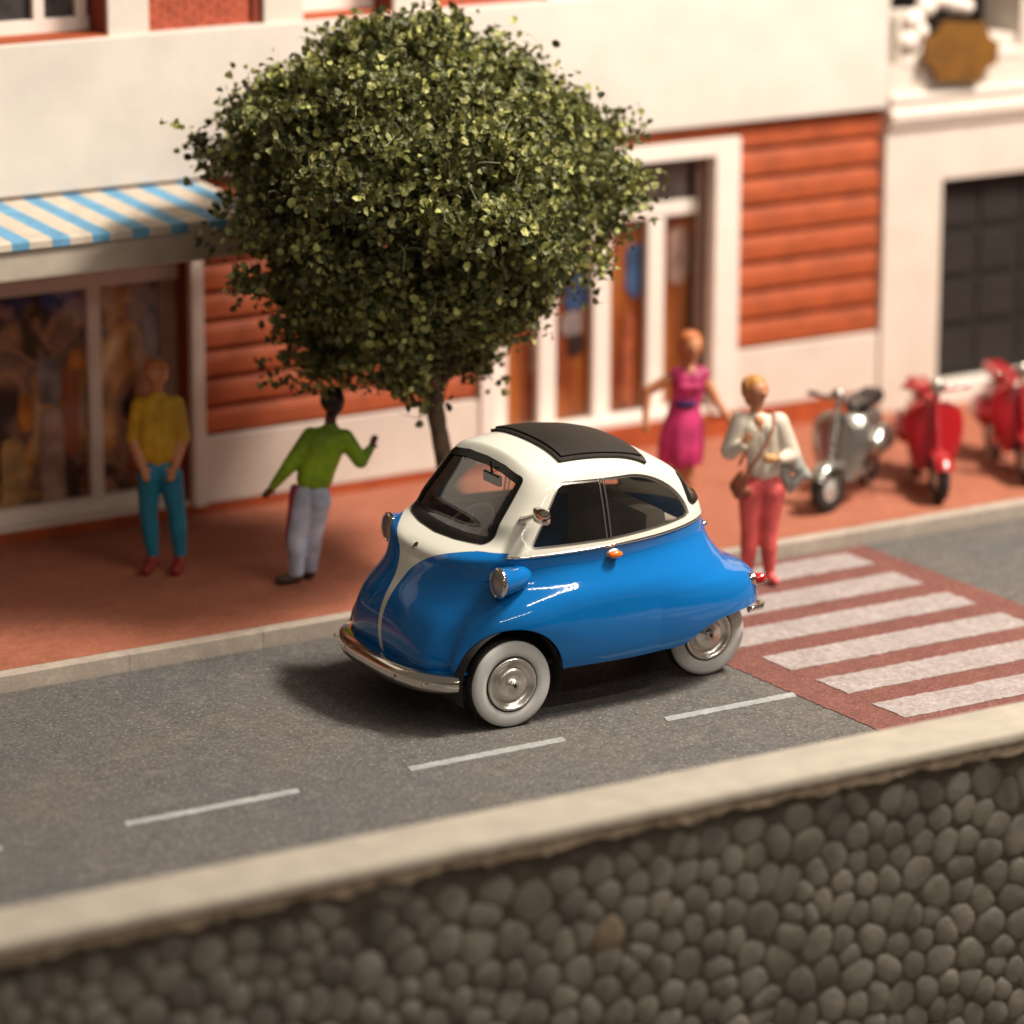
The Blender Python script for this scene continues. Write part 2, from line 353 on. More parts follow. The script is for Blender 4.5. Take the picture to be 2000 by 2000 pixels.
# a few shapes of the printed display, as flat printed cut-outs in front of the backdrop
simple('print_pink', (0.50, 0.33, 0.28), 0.7, var=0.3); simple('print_orange', (0.62, 0.22, 0.04), 0.7, var=0.35); simple('print_ochre', (0.52, 0.30, 0.12), 0.7, var=0.35)
simple('print_grey', (0.30, 0.24, 0.24), 0.7, var=0.4); simple('print_blue', (0.045, 0.11, 0.26), 0.6, var=0.3); simple('print_dark', (0.02, 0.012, 0.012), 0.7)
simple('print_red', (0.45, 0.12, 0.05), 0.7, var=0.25)
def cut(x0, x1, z0, z1, mt, yy, name='display_card', par=None):
    n = 14; cx, cz, rx, rz = (x0 + x1) / 2, (z0 + z1) / 2, (x1 - x0) / 2, (z1 - z0) / 2
    poly = []
    for i in range(n):
        th = 2 * PI * i / n; c_, s_ = math.cos(th), math.sin(th); e_ = 0.55
        poly.append((cx + rx * abs(c_) ** e_ * (1 if c_ > 0 else -1) * random.uniform(0.85, 1.05), cz + rz * abs(s_) ** e_ * (1 if s_ > 0 else -1) * random.uniform(0.9, 1.05)))
    pl = parent_loc(par); g = G().prism(poly, yy, yy + 0.004); g.V = [(v[0] - pl.x, v[1] - pl.y, v[2] - pl.z) for v in g.V]; g.obj(name, mt, par)
for a in ((-0.62, -0.44, 0.15, 0.85, 'print_pink'), (-0.62, -0.46, 0.85, 1.15, 'print_grey'), (-0.45, -0.33, 0.5, 1.15, 'print_red'), (-0.42, -0.22, 1.05, 1.2, 'print_orange'), (-0.45, -0.22, 1.3, 1.5, 'print_ochre'),
          (-0.75, -0.66, 0.7, 0.95, 'print_orange'), (-0.88, -0.72, 0.2, 0.7, 'print_ochre'), (0.02, 0.22, 0.62, 1.0, 'print_orange'), (-0.02, 0.26, 0.22, 0.60, 'print_red'), (0.0, 0.1, 1.05, 1.25, 'print_ochre'),
          (0.1, 0.2, 1.1, 1.35, 'print_grey'), (0.24, 0.31, 0.2, 1.4, 'print_dark'), (-0.32, -0.2, 0.25, 0.55, 'print_red'), (-0.05, 0.03, 0.75, 0.82, 'print_dark'), (-0.3, -0.2, 0.6, 1.0, 'print_dark')):
    cut(a[0] + 0.12, a[1] + 0.12, a[2], a[3], M[a[4]], 4.618 + random.uniform(-.008, .008), 'display_card', lw)
# canopy with stripes
cn = empty('canopy'); cn.parent = bld; cn.location = (-1.0 - 1.3, 3.9 - 4.4, 1.9 - 0.09)
P('canopy_box', X0, 0.50, 3.455, 4.38, 1.895, 2.078, M['aw_box'], cn, 0.02)
xx = -0.629 - 0.253 * 14 - 0.057
xi = X0
def stripe(a, b, mt, name):
    V = [(a, 3.43, 2.080), (b, 3.43, 2.080), (b, 3.43, 2.120), (a, 3.43, 2.120), (a, 3.445, 2.132), (b, 3.445, 2.132), (a, 4.375, 2.186), (b, 4.375, 2.186), (a, 4.375, 2.080), (b, 4.375, 2.080)]
    F = [(0, 1, 2, 3), (3, 2, 5, 4), (4, 5, 7, 6), (6, 7, 9, 8), (8, 9, 1, 0), (0, 3, 4, 6, 8), (1, 9, 7, 5, 2)]
    pl = parent_loc(cn); g = G().add([(v[0] - pl.x, v[1] - pl.y, v[2] - pl.z) for v in V], F); g.obj(name, mt, cn)
while xx < 0.5:
    a, b = xx, xx + 0.112
    if b > X0 and a > X0: stripe(a, min(b, 0.5), M['aw_blue'], 'blue_stripe')
    if xx + 0.253 > X0 and b < 0.5: stripe(max(b, X0), min(a + 0.253, 0.5), M['aw_cream'], 'cream_stripe')
    xx += 0.253
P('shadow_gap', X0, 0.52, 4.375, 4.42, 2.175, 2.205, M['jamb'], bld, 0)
# right shop window
rw = empty('shop_window', (0, 0, 0)); rw.parent = bld; rw.location = (3.5 - 1.3, 4.58 - 4.4, 0.0)
P('surround', 4.31, 4.503, 4.36, 4.46, 0.255, 2.105, M['cream_trim'], rw); P('surround', 2.50, 4.308, 4.36, 4.46, 2.00, 2.105, M['cream_trim'], rw)
P('surround', 2.50, 2.60, 4.36, 4.46, 0.255, 1.998, M['cream_trim'], rw)
P('jamb', 4.44, 4.50, 4.461, 4.62, 0.20, 2.1, M['jamb'], rw, 0)
P('sill', 2.60, 4.43, 4.40, 4.60, 0.255, 0.30, M['cream_trim'], rw)
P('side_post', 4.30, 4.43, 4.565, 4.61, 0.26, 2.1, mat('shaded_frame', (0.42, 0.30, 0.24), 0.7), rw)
for a, b in ((2.691, 2.812), (3.054, 3.186), (3.478, 3.609), (3.902, 4.033)): P('post', a, b, 4.545, 4.61, 0.30, 1.589, M['cream_trim'], rw, 0.012)
P('transom', 2.61, 4.30, 4.54, 4.61, 1.590, 1.690, M['cream_trim'], rw, 0.02)
P('top_rail', 2.61, 4.30, 4.56, 4.61, 1.985, 2.1, M['jamb'], rw)
for a, b in ((2.812, 3.054), (3.186, 3.478), (3.609, 3.902), (4.033, 4.30)): P('pane', a, b, 4.575, 4.579, 0.30, 1.589, M['shop_glass'], rw, 0)
P('pane', 2.61, 4.30, 4.575, 4.579, 1.692, 1.984, M['shop_glass'], rw, 0)
P('display_print', 2.55, 4.5, 4.64, 4.65, 0.12, 1.62, M['print_r'], rw, 0)
P('display_print', 2.55, 4.5, 4.66, 4.67, 1.62, 2.1, M['print_grey'], rw, 0)
for a in ((3.24, 3.44, 1.02, 1.30, 'print_blue'), (3.22, 3.40, 0.85, 1.02, 'print_grey'), (3.72, 3.92, 1.05, 1.42, 'print_blue'), (4.22, 4.33, 0.3, 1.55, 'print_dark'), (4.22, 4.33, 1.65, 2.0, 'print_dark'),
          (3.28, 3.40, 0.72, 0.86, 'print_dark'), (2.98, 3.12, 0.6, 1.0, 'print_pink'), (3.70, 3.80, 0.3, 1.0, 'print_red'), (4.06, 4.22, 1.1, 1.5, 'print_pink'), (3.05, 3.2, 0.5, 0.62, 'print_dark')):
    cut(a[0] + 0.05, a[1] + 0.05, a[2], a[3], M[a[4]], 4.618 + random.uniform(-.008, .008), 'display_card', rw)
# big cream band
P('fascia_band', X0, 5.69, 4.34, 4.80, 2.205, 3.105, M['pale_wall'], bld, 0.012)
# upper storey
P('upper_wall', X0, -0.75 - 0.25, 4.62, 4.8, 3.105, 4.8, M['cream'])
for a, b in ((-0.09, 0.18), (0.96, 1.23), (1.87, 2.16), (3.00, 3.27), (3.95, 4.22)): P('pilaster', a, b, 4.37, 4.8, 3.105, 4.8, M['cream'])
bk = [(0.18, 0.96), (2.16, 3.00), (4.22, 5.0)]
for a, b in bk:
    P('brick_bed', a, b, 4.43, 4.8, 3.105, 4.8, M['mortar'], bev=0)
    g = G(); hz = 0.034; z = 3.11; r = 0
    while z < 4.0:
        x_ = a + (0.0 if r % 2 == 0 else -0.055)
        while x_ < b:
            a_, b_ = max(x_, a), min(x_ + 0.102, b)
            if b_ - a_ > 0.01: g.box(a_ - 1.3, b_ - 1.3, 4.422 - 4.4 + random.uniform(0, .003), 4.432 - 4.4, z - 0.09, z + hz - 0.007 - 0.09)
            x_ += 0.110
        z += hz; r += 1
    o = g.obj('brick_courses', M['brick'], bld); o['kind'] = 'stuff'
P('reveal', 0.90, 0.958, 4.40, 4.43, 3.105, 4.8, M['jamb'], bev=0)
def upwin(a, b, mull):
    wv = empty('upper_window'); wv.parent = bld; wv.location = ((a + b) / 2 - 1.3, 0.2, 3.2 - 0.09)
    P('reveal', b - 0.005, b, 4.40, 4.66, 3.105, 4.8, M['jamb'], wv, 0)
    P('sill', a, b - 0.006, 4.37, 4.66, 3.095, 3.118, M['plinth'], wv)
    P('frame', a, b - 0.01, 4.60, 4.66, 3.118, 3.20, M['cream_trim'], wv)
    for c in mull: P('frame', c - 0.035, c + 0.035, 4.60, 4.66, 3.20, 4.6, M['cream_trim'], wv)
    P('pane', a, b - 0.01, 4.64, 4.645, 3.20, 4.6, M['glass_dark'], wv, 0)
    P('curtain', a, a + (b - a) * 0.42, 4.67, 4.68, 3.2, 4.6, M['print_grey'], wv, 0)
    P('room_wall', a, b, 4.78, 4.80, 3.1, 4.8, M['interior'], wv, 0)
upwin(-1.0, -0.09, (-0.95, -0.43, -0.15)); upwin(1.23, 1.87, (1.30, 1.68)); upwin(3.27, 3.95, (3.34, 3.6, 3.88)); upwin(5.0, 5.69, (5.05, 5.4, 5.6))
P('roof_slab', X0, 5.69, 4.3, 5.3, 4.8, 4.9, M['cream'])

# right-hand townhouse
tb = empty('townhouse', (7.3, 4.36, 0.09), label='cream townhouse with dark panelled door at the right edge behind the scooters', cat='building')
def Q(name, x0, x1, y0, y1, z0, z1, mt, bev=0.004, par=None): return P(name, x0, x1, y0, y1, z0, z1, mt, par or tb, bev)
Q('wall', 5.70, 6.19, 4.36, 5.3, 0.0, 2.06, M['cream']); Q('wall', 6.19, 9.6, 4.36, 5.3, 1.665, 2.06, M['cream']); Q('wall', 7.75, 9.6, 4.36, 5.3, 0.0, 1.665, M['cream'])
Q('door_step', 6.19, 7.75, 4.33, 5.3, 0.0, 0.235, M['cream_trim'], 0.01)
gd = empty('garage_door'); gd.parent = tb; gd.location = (6.9 - 7.3, 0.12, 0.9)
Q('door_leaf', 6.19, 7.75, 4.48, 4.55, 0.235, 1.665, M['garage'], 0, gd)
for i in range(4):
    for j in range(4):
        Q('door_panel', 6.24 + i * 0.375, 6.24 + i * 0.375 + 0.325, 4.462, 4.48, 0.29 + j * 0.34, 0.29 + j * 0.34 + 0.285, M['garage2'], 0.012, gd)
Q('cornice', 5.705, 9.6, 4.325, 5.3, 2.06, 2.115, M['cream_trim'], 0.012); Q('cornice', 5.705, 9.6, 4.30, 5.3, 2.115, 2.165, M['cream_trim'], 0.012); Q('cornice', 5.705, 9.6, 4.33, 5.3, 2.165, 2.235, M['cream_trim'], 0.012)
Q('parapet_base', 5.705, 9.6, 4.31, 5.3, 2.235, 2.285, M['cream_trim'], 0.012)
Q('wall', 5.70, 9.6, 4.35, 5.3, 2.285, 2.48, M['cream']); Q('wall', 5.76, 5.80, 4.36, 5.3, 2.48, 2.8, M['cream']); Q('wall', 6.83, 9.6, 4.36, 5.3, 2.48, 4.8, M['cream'])
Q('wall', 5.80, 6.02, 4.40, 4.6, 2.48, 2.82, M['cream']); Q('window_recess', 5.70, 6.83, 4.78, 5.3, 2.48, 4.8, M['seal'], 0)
Q('sill', 5.80, 6.84, 4.34, 4.42, 2.48, 2.53, M['cream_trim'], 0.01)
Q('wall', 6.5, 6.80, 4.38, 4.6, 2.53, 2.62, M['cream'], 0.02)
# scroll ornament and plaque
og = G()
for (x_, z_, r_) in ((5.90, 2.78, .085), (6.00, 2.86, .08), (6.12, 2.90, .07), (5.86, 2.64, .08), (6.24, 2.87, .075), (6.34, 2.84, .06), (5.95, 2.70, .07), (6.08, 2.98, .06), (6.22, 2.98, .05)):
    og.ell((x_ - 7.3, 4.36 - 4.36, z_ - 0.09), (r_, 0.06, r_ * 0.9), 12)
og.obj('scroll_ornament', M['cream_trim'], tb, 60)
def plaque():
    c = (6.245, 2.55); a, b, cc = 0.315, 0.20, 0.125
    poly = []
    for sx, sz in ((1, 1), (-1, 1), (-1, -1), (1, -1)):
        pts = []
        for k_ in range(5):      # notched corner: quarter circle bitten out of it
            th = PI / 2 * k_ / 4
            pts.append((sx * (a - cc * math.cos(th)), sz * (b - cc * math.sin(th))))
        if sx * sz > 0: pts = [(q_[0], q_[1]) for q_ in pts[::-1]]
        poly += pts
    rot = -0.10
    out = [(c[0] - 7.3 + p_[0] * math.cos(rot) - p_[1] * math.sin(rot), c[1] - 0.09 + p_[0] * math.sin(rot) + p_[1] * math.cos(rot)) for p_ in poly]
    return out
G().prism(plaque(), -0.10, -0.06).obj('plaque', M['gold'], tb)

# ------------------------------------------------------------------ cobbled parapet in front
pw = empty('parapet_wall', (-1.2, -2.6, 0.0), label='cobblestone parapet wall with smooth ivory coping in the blurred foreground', cat='wall')
def W_(name, x0, x1, y0, y1, z0, z1, mt, bev=0.004): return P(name, x0, x1, y0, y1, z0, z1, mt, pw, bev)
W_('wall_core', -6.5, 4.5, -2.60, -2.31, -2.0, 0.40, M['wall_back'], 0)
def strip(name, x0, x1, y0, y1, z0, z1, mt, amp, n=160):
    g = G(); V = []; F = []; rr = random.Random(3)
    ph = [rr.uniform(0, 6.28) for _ in range(8)]
    def nz(x, k): return amp * (math.sin(x * 7.3 + ph[k]) * .35 + math.sin(x * 17.1 + ph[k + 1]) * .3 + math.sin(x * 41 + ph[k + 2]) * .25 + rr.uniform(-.4, .4))
    for i in range(n + 1):
        x = x0 + (x1 - x0) * i / n
        a, b = nz(x, 0), nz(x, 3)
        for y_, z_ in ((y1, z1), (y0 + 0.012, z1), (y0, z1 - 0.012), (y0 + a * 0.6, z0 + b), (y1, z0 + b)):
            V.append((x + 1.2, y_ + 2.6, z_))
    for i in range(n):
        for j in range(5): F.append((i * 5 + j, i * 5 + (j + 1) % 5, (i + 1) * 5 + (j + 1) % 5, (i + 1) * 5 + j))
    return g.add(V, F).obj(name, mt, pw, 50)
strip('coping', -6.5, 4.5, -2.645, -2.275, 0.452, 0.500, M['cap'], 0.003)
strip('rough_bed', -6.5, 4.5, -2.632, -2.31, 0.392, 0.450, M['cap_edge'], 0.022, 260)
def cobbles():
    sp = 0.136; pts = []; r = 0; z = 0.375
    while z > -1.75:
        x = -6.0 + (sp / 2 if r % 2 else 0)
        while x < 2.9:
            if rng.random() > 0.16: pts.append((x + rng.uniform(-.52, .52) * sp, z + rng.uniform(-.5, .5) * sp * 0.9))
            x += sp
        z -= sp * 0.9; r += 1
    pts = np.array(pts)
    def cells(P_):
        out = []
        for i, p in enumerate(P_):
            d = ((P_ - p) ** 2).sum(1); nb = np.argsort(d)[1:15]
            poly = [(p[0] - .15, p[1] - .15), (p[0] + .15, p[1] - .15), (p[0] + .15, p[1] + .15), (p[0] - .15, p[1] + .15)]
            for j in nb:
                q_ = P_[j]; mx, mz = (p + q_) / 2; nx, nz = q_ - p; L_ = math.hypot(nx, nz); nx /= L_; nz /= L_
                new = []
                for a in range(len(poly)):
                    A, Bq = poly[a], poly[(a + 1) % len(poly)]
                    da = (A[0] - mx) * nx + (A[1] - mz) * nz; db = (Bq[0] - mx) * nx + (Bq[1] - mz) * nz
                    if da <= 0: new.append(A)
                    if (da < 0 < db) or (db < 0 < da):
                        t = da / (da - db); new.append((A[0] + t * (Bq[0] - A[0]), A[1] + t * (Bq[1] - A[1])))
                poly = new
                if len(poly) < 3: break
            out.append(poly)
        return out
    c = cells(pts)
    pts = np.array([np.mean(q_, axis=0) * 0.35 + p * 0.65 if len(q_) > 2 else p for q_, p in zip(c, pts)])
    c = cells(pts); stones = []
    for q_ in c:
        if len(q_) < 3: continue
        q_ = np.array(q_); ce = q_.mean(0); n = 11
        # resample the outline by angle with a rounded superellipse-like pull toward a circle
        ang = np.linspace(0, 2 * PI, n, endpoint=False) + rng.uniform(0, .5); rad = []
        for th in ang:
            dx, dz = math.cos(th), math.sin(th); best = 9
            for a in range(len(q_)):
                A, E_ = q_[a] - ce, q_[(a + 1) % len(q_)] - q_[a]
                den = dx * E_[1] - dz * E_[0]
                if abs(den) < 1e-9: continue
                t = (A[0] * E_[1] - A[1] * E_[0]) / den; u = (A[0] * dz - A[1] * dx) / den
                if t > 0 and -1e-6 <= u <= 1 + 1e-6: best = min(best, t)
            rad.append(best)
        rad = np.array(rad); rm = rad.min(); rad = np.minimum(rad, rm * 2.4)
        rad = (np.roll(rad, 1) + 3.4 * rad + np.roll(rad, -1)) / 5.4 * 1.0 - 0.0018
        stones.append((ce, ang, rad))
    return stones
def stone_geo(st):
    ce, ang, rad = st; n = len(ang); hgt = float(rng.uniform(0.011, 0.020)); V = []; F = []
    for f, h in ((1.0, 0.0), (0.90, 0.7), (0.70, 0.97)):
        for th, r in zip(ang, rad): V.append((ce[0] + r * f * math.cos(th) + 1.2, 0.004 - h * hgt + rng.uniform(-.002, .002), ce[1] + r * f * math.sin(th)))
    V.append((ce[0] + 1.2, -hgt, ce[1]))
    for k_ in range(2):
        for j in range(n): F.append((k_ * n + j, k_ * n + (j + 1) % n, (k_ + 1) * n + (j + 1) % n, (k_ + 1) * n + j))
    for j in range(n): F.append((2 * n + j, 2 * n + (j + 1) % n, 3 * n))
    return V, F
st = [s_ for s_ in cobbles() if s_[0][1] + s_[2].max() < 0.425]
def vis(s_):
    p = Vector((s_[0][0], -2.62, s_[0][1])) - cam.matrix_world.translation; d = p.dot(CW); x = p.dot(CR) / d * 7800; y = p.dot(CU) / d * 7800
    return (abs(x) < 1040 and y > -1040), s_[2].mean() / d
vv = [(vis(s_), s_) for s_ in st]
inn = sorted([t for t in vv if t[0][0]], key=lambda t: -t[0][1]); rest = [t for t in vv if not t[0][0]]
for t in inn[:296]:
    V, F = stone_geo(t[1]); r_ = rng.random()
    mesh('cobblestone', V, F, M['stone'] if r_ < 0.66 else (M['stone2'] if r_ < 0.996 else M['stone3']), pw, True)
g = G()
for t in inn[296:] + rest:
    V, F = stone_geo(t[1]); g.add(V, F)
o = mesh('cobblestone_rest', g.V, g.F, M['stone'], pw, True); o['kind'] = 'stuff'

# ------------------------------------------------------------------ tree
tr = empty('tree', (1.12, 2.5, 0.092), label='small leafy green tree with a round crown on the pavement behind the car', cat='tree')
M['bark'] = mat('bark', (0.13, 0.095, 0.06), 0.9, var=0.35, scale=10, bump=0.9, bscale=30)
def leafmat():
    mt, t, p, N, L = nt('leaf'); p.inputs['Roughness'].default_value = 0.5; p.inputs['Specular IOR Level'].default_value = 0.35
    ge = N.new('ShaderNodeNewGeometry'); cr = N.new('ShaderNodeValToRGB'); L.new(ge.outputs['Random Per Island'], cr.inputs[0])
    e = cr.color_ramp.elements; e[0].position = 0; e[0].color = (0.043, 0.051, 0.017, 1); e[1].position = 1; e[1].color = (0.34, 0.35, 0.11, 1)
    for pos, c in ((0.40, (0.091, 0.099, 0.033, 1)), (0.68, (0.162, 0.165, 0.055, 1)), (0.86, (0.280, 0.281, 0.083, 1))): q_ = e.new(pos); q_.color = c
    tc = N.new('ShaderNodeTexCoord'); no = N.new('ShaderNodeTexNoise'); no.inputs['Scale'].default_value = 2.2; L.new(tc.outputs['Object'], no.inputs['Vector'])
    mr = N.new('ShaderNodeMapRange'); mr.inputs[1].default_value = 0.35; mr.inputs[2].default_value = 0.65; mr.inputs[3].default_value = 0.8; mr.inputs[4].default_value = 1.5
    L.new(no.outputs['Fac'], mr.inputs[0]); hs = N.new('ShaderNodeHueSaturation'); L.new(mr.outputs[0], hs.inputs['Value']); L.new(cr.outputs[0], hs.inputs['Color'])
    L.new(hs.outputs[0], p.inputs['Base Color'])
    out = N['Material Output']; tl = N.new('ShaderNodeBsdfTranslucent'); L.new(hs.outputs[0], tl.inputs[0]); mx = N.new('ShaderNodeMixShader'); mx.inputs[0].default_value = 0.15
    L.new(p.outputs[0], mx.inputs[1]); L.new(tl.outputs[0], mx.inputs[2]); L.new(mx.outputs[0], out.inputs[0]); return mt
M['leaf'] = leafmat()
simple('fibre', (0.23, 0.235, 0.13), 0.8, var=0.25)
AX = np.array([0.93, 2.5])
zt = [1.28, 1.34, 1.42, 1.61, 1.92, 2.23, 2.54, 2.85, 3.02, 3.16, 3.28, 3.42]
rt = [0.34, 0.50, 0.55, 0.64, 0.92, 1.15, 1.24, 1.05, 0.80, 0.54, 0.28, 0.05]
R3 = np.array(CR); 
def axis_at(z): 
    s_ = np.interp(z, [1.2, 1.3, 1.61, 1.92, 2.23, 2.54, 2.85, 3.16, 3.4], [-0.16, -0.16, -0.12, -0.05, 0.02, 0.0, 0.03, -0.06, -0.05]); return AX[0] + s_ * CR.x, AX[1] + s_ * CR.y
def build_tree():
    g = G()
    tp = [(1.12, 2.5, 0.0), (1.13, 2.5, 0.25), (1.12, 2.49, 0.5), (1.075, 2.5, 0.78), (1.045, 2.51, 0.95), (1.03, 2.5, 1.15), (1.00, 2.5, 1.4), (0.97, 2.5, 1.8), (0.95, 2.5, 2.3)]
    rr = [0.082, 0.064, 0.056, 0.052, 0.050, 0.050, 0.046, 0.036, 0.02]
    from itertools import count
    pts = []; rad = []
    for i in range(len(tp) - 1):
        for k_ in range(4):
            t = k_ / 4; pts.append([tp[i][j] + (tp[i + 1][j] - tp[i][j]) * t + (random.uniform(-.006, .006)) for j in range(3)]); rad.append((rr[i] + (rr[i + 1] - rr[i]) * t) * random.uniform(0.92, 1.1))
    off = Vector((1.12, 2.5, 0.092))
    g.tube([Vector(p_) + Vector((0, 0, 0.092)) - off for p_ in pts], rad, 12)
    limbs = []
    for i in range(13):
        th = i * 2.4; z1 = random.uniform(1.5, 3.1); R_ = np.interp(z1, zt, rt) * 0.8; cx, cy = axis_at(z1)
        z0 = random.uniform(0.95, 1.35); a = Vector((1.03, 2.5, z0 + 0.09)); b = Vector((cx + R_ * math.cos(th), cy + R_ * math.sin(th), z1))
        path = [a.lerp(b, t) + Vector((random.uniform(-.03, .03), random.uniform(-.03, .03), 0.12 * math.sin(PI * t) * (-1 if i % 3 == 0 else .5))) * (t > 0) - off for t in np.linspace(0, 1, 7)]
        g.tube(path, list(np.linspace(0.036, 0.008, 7)), 7)
    g.obj('trunk', M['bark'], tr, 60)
    # clump centres
    C_ = []
    while len(C_) < 1000:
        z = rng.uniform(1.33, 3.36); R_ = np.interp(z, zt, rt)
        if rng.random() > R_ / 1.36: continue
        th = rng.uniform(0, 2 * PI); f = rng.uniform(0.15, 1) ** 0.38
        f *= 1 + 0.12 * math.sin(3 * th + z * 5) * math.sin(z * 8 + 2 * th) + 0.10 * math.sin(5 * th - z * 9) * math.cos(z * 6 + th) + rng.normal(0, .04)
        cx, cy = axis_at(z); C_.append((cx + R_ * f * 0.97 * math.cos(th), cy + R_ * f * 0.97 * math.sin(th), z + rng.uniform(-.05, .05)))
    C_ = np.array(C_)
    P_ = []; D_ = []
    for c in C_:
        n = int(rng.integers(40, 85)); s_ = rng.uniform(0.05, 0.085)
        P_.append(c + rng.normal(0, 1, (n, 3)) * (s_, s_, s_ * 0.7))
    # stray twigs: (camera-right offset, depth offset, z) from the axis, pointing outwards
    tw = [(-1.32, -.2, 2.78, -.22, 0.03), (-1.25, 0, 2.50, -.1, -.12), (-1.2, -.1, 2.2, -.12, -.16), (-1.0, -.3, 1.82, -.08, -.14), (-0.86, -.3, 1.50, -.06, -.16), (-0.80, -.35, 1.38, -.03, -.10), (-0.66, -.3, 1.30, 0.12, -.05), (-0.80, -.35, 1.34, 0.10, -.02),
          (0.55, 0, 3.10, .16, .18), (0.62, .1, 3.05, -.05, .20), (0.88, 0, 2.92, .10, .22), (1.22, 0, 2.66, .16, .02), (1.25, -.1, 2.3, .12, -.16), (1.05, -.2, 1.98, .06, -.16), (-0.1, 0, 3.33, -.02, .14), (-0.75, 0, 3.02, -.10, .08),
          (-0.98, 0, 2.86, -.12, .06), (0.7, -.3, 1.62, .10, -.08), (0.45, -.3, 1.32, .08, -.10), (-1.2, 0, 2.02, -.05, -.13), (0.02, -.3, 1.16, 0.0, -.10), (-0.42, -.2, 3.24, -.05, .10), (-0.55, -.1, 3.14, -.14, .08), (-0.50, 0, 3.05, -.2, .12), (-0.3, 0, 3.28, -.1, .08), (0.2, 0, 3.30, .1, .08), (0.4, 0, 3.2, .1, .06), (-.85, -.2, 1.7, -.1, -.1), (1.0, -.3, 1.86, .12, -.1)]
    for a, d, z, da, dz in tw:
        o_ = np.array([AX[0], AX[1], z]) + R3 * a + np.array([CW.x, CW.y, 0]) * d
        v = R3 * da + np.array([0, 0, dz]); n = int(rng.integers(10, 18))
        t = rng.uniform(-1.0, 0.75, (n, 1)); P_.append(o_ + v * t + rng.normal(0, 0.022, (n, 3)))
    P_ = np.concatenate(P_); n = len(P_)
    nrm = rng.normal(0, 1, (n, 3)); cen = np.array([AX[0], AX[1], 2.2]); outw = P_ - cen; outw /= np.linalg.norm(outw, axis=1, keepdims=True)
    nrm = nrm / np.linalg.norm(nrm, axis=1, keepdims=True) + outw * 0.55; nrm /= np.linalg.norm(nrm, axis=1, keepdims=True)
    a = np.cross(nrm, rng.normal(0, 1, (n, 3))); a /= np.linalg.norm(a, axis=1, keepdims=True); b = np.cross(nrm, a)
    r = rng.uniform(0.014, 0.030, (n, 1)); K = 6
    ring = []
    for k_ in range(K):
        th = 2 * PI * k_ / K; rr_ = r * (1.0 if k_ else 1.22)
        ring.append(P_ + a * math.cos(th) * rr_ + b * math.sin(th) * rr_ * 0.9 + nrm * (0.28 * r * (math.cos(2 * th)) + 0.1 * r))
    V = np.stack(ring + [P_], 1).reshape(-1, 3) - np.array(off)
    base = np.arange(n)[:, None] * (K + 1); F = []
    for k_ in range(K): F.append(np.concatenate([base + K, base + k_, base + (k_ + 1) % K], 1))
    F = np.concatenate(F)
    # fibres
    fv = []; ff = []; m_ = 3400
    cr_ = np.hypot(C_[:, 0] - AX[0], C_[:, 1] - AX[1]); ok_ = np.where(cr_ < np.interp(C_[:, 2], zt, rt) * 0.92)[0]; idx = ok_[rng.integers(0, len(ok_), m_)]
    for i in idx:
        c = C_[i] + rng.normal(0, .07, 3); d = rng.normal(0, 1, 3); d /= np.linalg.norm(d); e_ = rng.normal(0, 1, 3); L_ = rng.uniform(.05, .15); w_ = rng.uniform(.0014, .003)
        s_ = np.cross(d, e_); s_ /= np.linalg.norm(s_); bend = rng.normal(0, .035, 3)
        for t in (0, .33, .66, 1): q_ = c + d * L_ * t + bend * math.sin(PI * t); fv += [q_ - s_ * w_, q_ + s_ * w_]
        b0 = len(fv) - 8
        for k_ in range(3): ff.append((b0 + 2 * k_, b0 + 2 * k_ + 1, b0 + 2 * k_ + 3, b0 + 2 * k_ + 2))
    fv = np.array(fv) - np.array(off)
    me = bpy.data.meshes.new('crown'); nv = len(V); 
    Vall = np.concatenate([V, fv]); Fl = F.tolist() + [[q_ + nv for q_ in f] for f in ff]
    me.from_pydata(Vall.tolist(), [], Fl); me.materials.append(M['leaf']); me.materials.append(M['fibre'])
    me.polygons.foreach_set('material_index', np.array([0] * len(F) + [1] * len(ff), dtype=np.int32)); me.update()
    o = link('crown', me, tr); o['kind'] = 'stuff'
    print('leaves', n)
build_tree()

# ------------------------------------------------------------------ the bubble car
YC = -math.radians(3.6)
car = empty('bubble_car', (0.65 * math.sin(-YC), 0.65 * math.cos(YC), 0.0), YC, label='glossy blue and ivory three-window bubble car with whitewall tyres parked on the road', cat='car')
def ci(x, xs, ys):      # smooth interpolation (Catmull-Rom tangents)
    xs = np.asarray(xs, float); ys = np.asarray(ys, float); x = np.clip(x, xs[0], xs[-1])
    s_ = np.diff(ys) / np.diff(xs); tg = np.empty_like(ys); tg[0], tg[-1] = s_[0], s_[-1]; h = np.diff(xs)
    tg[1:-1] = (s_[:-1] * h[1:] + s_[1:] * h[:-1]) / (h[1:] + h[:-1])
    i = np.clip(np.searchsorted(xs, x) - 1, 0, len(xs) - 2); t = (x - xs[i]) / h[i]
    return (2 * t**3 - 3 * t**2 + 1) * ys[i] + (t**3 - 2 * t**2 + t) * h[i] * tg[i] + (-2 * t**3 + 3 * t**2) * ys[i + 1] + (t**3 - t**2) * h[i] * tg[i + 1]
UM = 0.45
